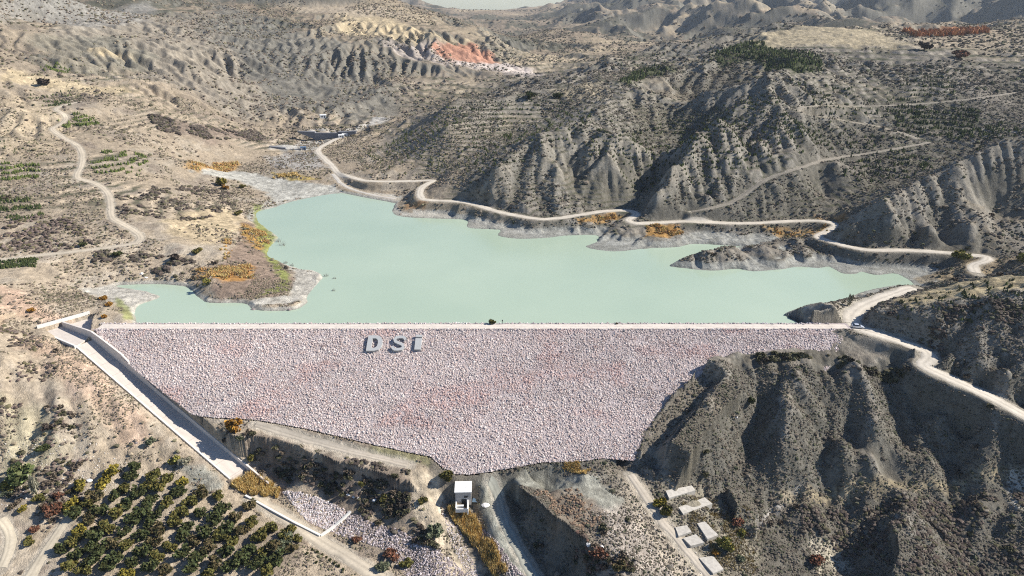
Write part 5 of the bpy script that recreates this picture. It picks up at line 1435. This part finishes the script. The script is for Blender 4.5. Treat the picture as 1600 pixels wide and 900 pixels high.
# ------------------------------------------------------------------ valve house
M_wallc = mat_plain('render_grey', (.42, .40, .38), .9, .1, 1.0)
M_roof = mat_plain('white_roof', (.72, .70, .66), .9, .06, .8)
M_dark = mat_plain('dark_glass', (.03, .035, .04), .3, .1, 1.0, spec=.5)
hp = P(724, 783.5, -30.2)
hs = empty('valve_house', (hp[0], hp[1], hp[2]), R(2), 'small flat-roofed grey concrete house at the foot of the dam', 'house')
MB().box(-2.6, 2.6, 0, 6.4, -1.5, 3.75).build('wall', M_wallc, hs)
rf = MB().box(-2.85, 2.85, -.3, 6.7, 3.753, 4.05).build('roof', M_roof, hs)
MB().box(.9, 1.05, 2.2, 2.35, 4.053, 4.35).build('vent_pipe', M_wallc, rf)
wn = MB().box(.3, 1.6, -.06, .05, 1.5, 2.35).build('window', M_dark, hs)
MB().box(.2, 1.7, -.1, -.003, 1.38, 1.497).build('sill', M_roof, wn)
MB().box(-2.5, -2.2, -3.6, -.1, -1.5, .5).box(1.35, 1.75, -4.6, -.1, -1.5, .8).box(-2.195, 1.345, -3.6, -3.2, -1.5, -.1).build('forecourt_wall', M_roof, hs)
MB().box(-2.195, .2, -2.2, -1.4, -.9, -.1).build('outlet_slab', M_roof, hs)
MB().box(-.6, .9, -.09, -.004, -1.3, 1.0).build('door', M_dark, hs)
# litter by the house
M_blue = mat_plain('faded_blue', (.42, .58, .66), .7, .06, 2)
p = hit1(743, 783); o = MB().hexa([(-1.1,-.6,.0),(1.0,-.8,.05),(1.2,.7,.5),(-.9,.8,.45)], [(-1.1,-.63,.08),(1.0,-.83,.13),(1.2,.67,.58),(-.9,.77,.53)]).build('fallen_panel', M_blue)
o.location = tuple(p + [0, 0, .1]); tag(o, 'pale blue panel lying on the ground beside the valve house', 'panel')
def heap(name, u, v, sx, sy, sz, mat, label, cat, seed):
    r = np.random.default_rng(seed); vv, ff = ICO2
    vv = vv * (1 + r.uniform(-.22, .22, (len(vv), 1))) * [sx, sy, sz]
    o = link(name, np_mesh(name, vv, ff, False), mat); o.location = tuple(hit1(u, v)); return tag(o, label, cat)
M_white = mat_plain('white_stone', (.72, .69, .65), .9, .12, 3)
heap('sand_heap', 759, 789, 1.5, 1.1, .45, M_white, 'whitish pink heap of sand right of the valve house', 'heap', 3)
for (u, v, s, lab) in ((544,773,.75,'white boulder at the left end of the boulder row in the ravine'), (553,777,.6,'small white boulder beside the leftmost boulder of the ravine row'), (559,777,.65,'small white boulder in the middle of the ravine row'), (586,782,1.0,'larger white boulder right of the row in the ravine'),
                      (221,428,.9,'white boulder on the grey bank above the lake arm'), (228,434,.75,'lower white boulder on the grey bank above the lake arm'), (140,751,1.0,'pale rock heap at the top of the orchard'), (1151,652,.5,'white stone alone on the right foreground hill'),
                      (213,692,.55,'purplish stone on the bare slope left of the chute'), (396,484,1.0,'dark shore rock at the tip of the peninsula'), (452,484,.8,'shore rock on the right corner of the peninsula tip'),
                      (920,851,.9,'white slab of litter at the right of the dark scarp'), (940,855,.7,'white litter beside the reddish bush on the waste ground')):
    heap('boulder', u, v, s, s * .85, s * .7, M_white if 'white' in lab or 'pale' in lab else mat_plain('boulder_stone', (.24, .2, .19), .95, .2, 2), lab, 'boulder', int(u + v))
# ------------------------------------------------------------------ concrete slabs
M_slab = mat_plain('slab_concrete', (.46, .425, .37), .92, .28, .9)
for q, lab in (([(1040,768),(1080,764),(1086,774),(1045,782)], 'long pale concrete slab, farthest of the slabs at the bottom right'),
               ([(1060,794),(1100,784),(1112,796),(1067,806)], 'wide pale concrete slab second from the top'),
               ([(1089,819),(1101,816),(1122,840),(1105,847)], 'narrow pale concrete slab beside the round yellow green bush'),
               ([(1067,843),(1087,836),(1100,851),(1079,857)], 'square pale concrete slab left of the narrow one'),
               ([(1055,825),(1073,822),(1080,833),(1060,841)], 'small pale concrete slab behind the square one'),
               ([(1092,873),(1114,870),(1130,893),(1114,899)], 'pale concrete slab nearest the bottom edge')):
    g = hpoly(q); z = H(g[:, 0], g[:, 1]); z = z * .35 + z.max() * .65
    if np.sum(g[:, 0] * np.roll(g[:, 1], -1) - np.roll(g[:, 0], -1) * g[:, 1]) < 0: g = g[::-1]; z = z[::-1]
    o = MB().hexa([(*a, b - 1.8) for a, b in zip(g, z)], [(*a, b + .35) for a, b in zip(g, z)]).build('concrete_slab', M_slab)
    tag(o, lab, 'slab')
# ------------------------------------------------------------------ check dams up the valley
M_cd = mat_plain('check_dam_concrete', (.20, .20, .21), .9, .12, .4)
def check_dam(top, foot, Y, label):
    a = [PY(u, v, Y) for u, v in top]; f = [PY(u, v, Y) for u, v in foot]
    poly = a + f[::-1]; n_ = len(poly)
    vs = [tuple(p) for p in poly] + [(p[0], p[1] + 3.0, p[2]) for p in poly]
    o = MB().add(vs, [tuple(range(n_)), tuple(range(2 * n_ - 1, n_ - 1, -1))] + [(i, n_ + i, n_ + (i + 1) % n_, (i + 1) % n_) for i in range(n_)]).build('check_dam', M_cd)
    return tag(o, label, 'check dam')
pcd = P(505, 217, 3.2); pce = P(450, 239.5, 2.8)
check_dam([(464,205),(491,206),(493,208),(526,208),(528,206),(556,205)], [(470,209),(490,217),(493,219.5),(516,219.5),(535,214),(556,209)], pcd[1], 'long dark grey concrete check dam farther up the valley')
check_dam([(420,228.5),(445,231),(447,233),(462,233.5),(471,232.5)], [(421,230),(438,237),(445,242),(458,239),(471,234)], pce[1], 'shorter dark grey concrete check dam nearest the lake')
M_cab = mat_plain('cabin_white', (.75, .75, .73), .7, .05, 1)
M_bluep = mat_plain('blue_paint', (.10, .17, .27), .5, .08, 1)
def cabin(u, v, L, W, Hh, label, name='site_cabin', mat=M_cab):
    p = hit1(u, v); o = empty(name, tuple(p), R(12), label, 'cabin')
    MB().box(-L/2, L/2, -W/2, W/2, -.6, Hh).build('wall', mat, o)
    MB().add([(-L/2-.2,-W/2-.2,Hh+.003),(L/2+.2,-W/2-.2,Hh+.003),(L/2+.2,W/2+.2,Hh+.003),(-L/2-.2,W/2+.2,Hh+.003),(-L/2-.2,0,Hh+.6),(L/2+.2,0,Hh+.6)], [(0,1,5,4),(2,3,4,5),(1,2,5),(3,0,4),(0,3,2,1)]).build('roof', mat, o)
    MB().box(-L/4, 0, -W/2-.05, -W/2+.05, .9, 1.8).build('window', M_dark, o); MB().box(L/5, L/5+.9, -W/2-.05, -W/2+.05, 0, 2).build('door', M_dark, o)
cabin(541,213,7,3.4,2.8,'white site cabin right of the long check dam'); cabin(533.5,215,5,3,2.4,'smaller white site cabin left of the larger one by the long check dam')
cabin(505,184,6,4,2.8,'tiny white hut above the long check dam'); cabin(474,233.5,4.5,2.2,2.0,'blue site container beside the shorter check dam','site_container',M_bluep)
# post on the crest
p = PY(785, 506, 248.0); o = empty('crest_post', (p[0], 248.0, CREST_Z), 0, 'short dark post standing on the crest right of the olive bush', 'post')
M_post = mat_plain('dark_metal', (.05, .05, .055), .6, .1, 3)
MB().cyl((0,0,-.3), .09, .09, 1.5, 8).build('post', M_post, o); MB().box(-.22, .22, -.16, .16, 1.2, 1.75).build('meter_box', M_post, o)
# ------------------------------------------------------------------ car
M_body = mat_plain('silver_paint', (.62, .64, .68), .3, .03, 1, metal=.3, spec=.5)
M_tyre = mat_plain('tyre', (.02, .02, .02), .8, .1, 3); M_rim = mat_plain('rim', (.45, .45, .47), .4, .1, 3, metal=.6)
M_lamp = mat_plain('lamp_glass', (.75, .75, .72), .2, .02, 3, spec=.5); M_red = mat_plain('tail_glass', (.35, .03, .03), .3, .05, 3)
p = hit1(1340, 512.5)
car = empty('parked_car', (p[0], p[1], p[2] + .16), R(-14), 'silver car on the gravel road at the right end of the dam', 'car')
def lofted(name, secs, mat, parent, bevel=.05):
    """cross-sections (x, half width bottom, half width top, z0, z1)"""
    vs, fs = [], []
    for x, wb, wt, z0, z1 in secs: vs += [(x, -wb, z0), (x, wb, z0), (x, wt, z1), (x, -wt, z1)]
    for i in range(len(secs) - 1):
        b_ = 4 * i
        for k in range(4): fs.append((b_ + k, b_ + (k + 1) % 4, b_ + 4 + (k + 1) % 4, b_ + 4 + k))
    fs += [(3, 2, 1, 0), tuple(range(len(vs) - 4, len(vs)))]
    return MB().add(vs, fs).build(name, mat, parent, bevel)
lofted('body', [(-2.2,.78,.75,.38,.80),(-2.1,.88,.84,.25,.98),(-1.2,.9,.86,.22,1.02),(.9,.9,.86,.22,1.0),(1.75,.88,.82,.24,.86),(2.2,.78,.70,.36,.70)], M_body, car)
lofted('glasshouse', [(-1.85,.80,.72,.98,1.0),(-1.35,.80,.63,.98,1.46),(.15,.80,.64,.98,1.48),(.95,.80,.76,.98,1.0)], M_dark, car, .03)
lofted('roof', [(-1.42,.66,.60,1.44,1.49),(-.6,.68,.62,1.46,1.54),(.12,.68,.62,1.455,1.51)], M_body, car, .02)
for sx in (-1.32, 1.38):
    for sy in (-1, 1):
        w_ = MB().cyl((sx, sy * .82 - .1, .16), .33, .33, .2, 14, 'y').build('wheel', M_tyre, car)
        MB().cyl((sx, sy * .82 + (.105 if sy > 0 else -.115), .16), .2, .2, .012, 10, 'y').build('rim', M_rim, w_)
for sy in (-.62, .62):
    MB().box(2.12, 2.215, sy - .14, sy + .14, .55, .68).build('headlight', M_lamp, car); MB().box(-2.205, -2.12, sy - .12, sy + .12, .68, .88).build('taillight', M_red, car)
# ------------------------------------------------------------------ light, sky, camera
SUN_EL, SUN_AZ = R(37), R(5)          # azimuth measured from +X towards +Y
w = bpy.data.worlds.new('World'); sc.world = w; w.use_nodes = True
nt = w.node_tree
sky = nt.nodes.new('ShaderNodeTexSky'); sky.sky_type = 'NISHITA'; sky.sun_disc = False
sky.sun_elevation = SUN_EL; sky.sun_rotation = R(90) - SUN_AZ; sky.air_density = 1.2; sky.dust_density = 0.0; sky.ozone_density = 2.0; sky.altitude = 1200
wb = nt.nodes.new('ShaderNodeMix'); wb.data_type = 'RGBA'; wb.blend_type = 'MULTIPLY'; wb.inputs[0].default_value = 1; wb.inputs[7].default_value = (.74, .87, 1.06, 1)
nt.links.new(sky.outputs['Color'], wb.inputs[6]); nt.links.new(wb.outputs[2], nt.nodes['Background'].inputs['Color'])
nt.nodes['Background'].inputs['Strength'].default_value = 0.07
sl = bpy.data.lights.new('sun', 'SUN'); sl.energy = 5.0; sl.angle = R(0.5); sl.color = (1, .95, .87)
so = bpy.data.objects.new('sun', sl); COL.objects.link(so)
so.rotation_euler = Vector((math.cos(SUN_EL) * math.cos(SUN_AZ), math.cos(SUN_EL) * math.sin(SUN_AZ), math.sin(SUN_EL))).to_track_quat('Z', 'Y').to_euler()
so.location = (0, 0, 300)
cam = bpy.data.cameras.new('camera'); co = bpy.data.objects.new('camera', cam); COL.objects.link(co)
co.location = (0, 0, CAMZ); co.rotation_euler = (R(90) - PITCH, 0, 0)
cam.sensor_width = 36; cam.lens = FPX / 1600 * 36; cam.clip_start = 1; cam.clip_end = 30000
sc.camera = co
vs_ = sc.view_settings; vs_.view_transform = 'Standard'; vs_.look = 'None'; vs_.exposure = 0.74; vs_.gamma = 1; vs_.use_curve_mapping = False
sc.render.engine = 'CYCLES'; sc.cycles.max_bounces = 4; sc.cycles.sample_clamp_indirect = 2.0; sc.cycles.use_denoising = False; sc.cycles.filter_width = 1.1

# thin autumn haze in the valley air
mh = bpy.data.materials.new('haze'); mh.use_nodes = True; nt = mh.node_tree
for n_ in list(nt.nodes):
    if n_.type == 'BSDF_PRINCIPLED': nt.nodes.remove(n_)
pv = nt.nodes.new('ShaderNodeVolumePrincipled'); pv.inputs['Color'].default_value = (.80, .87, .95, 1); pv.inputs['Density'].default_value = .00005; pv.inputs['Anisotropy'].default_value = .2
nt.links.new(pv.outputs['Volume'], nt.nodes['Material Output'].inputs['Volume'])
hz = MB().box(-9500, 9500, -200, 9500, -300, 700).build('haze', mh); tag(hz, kind='stuff', label='thin pale haze in the valley air', cat='haze')
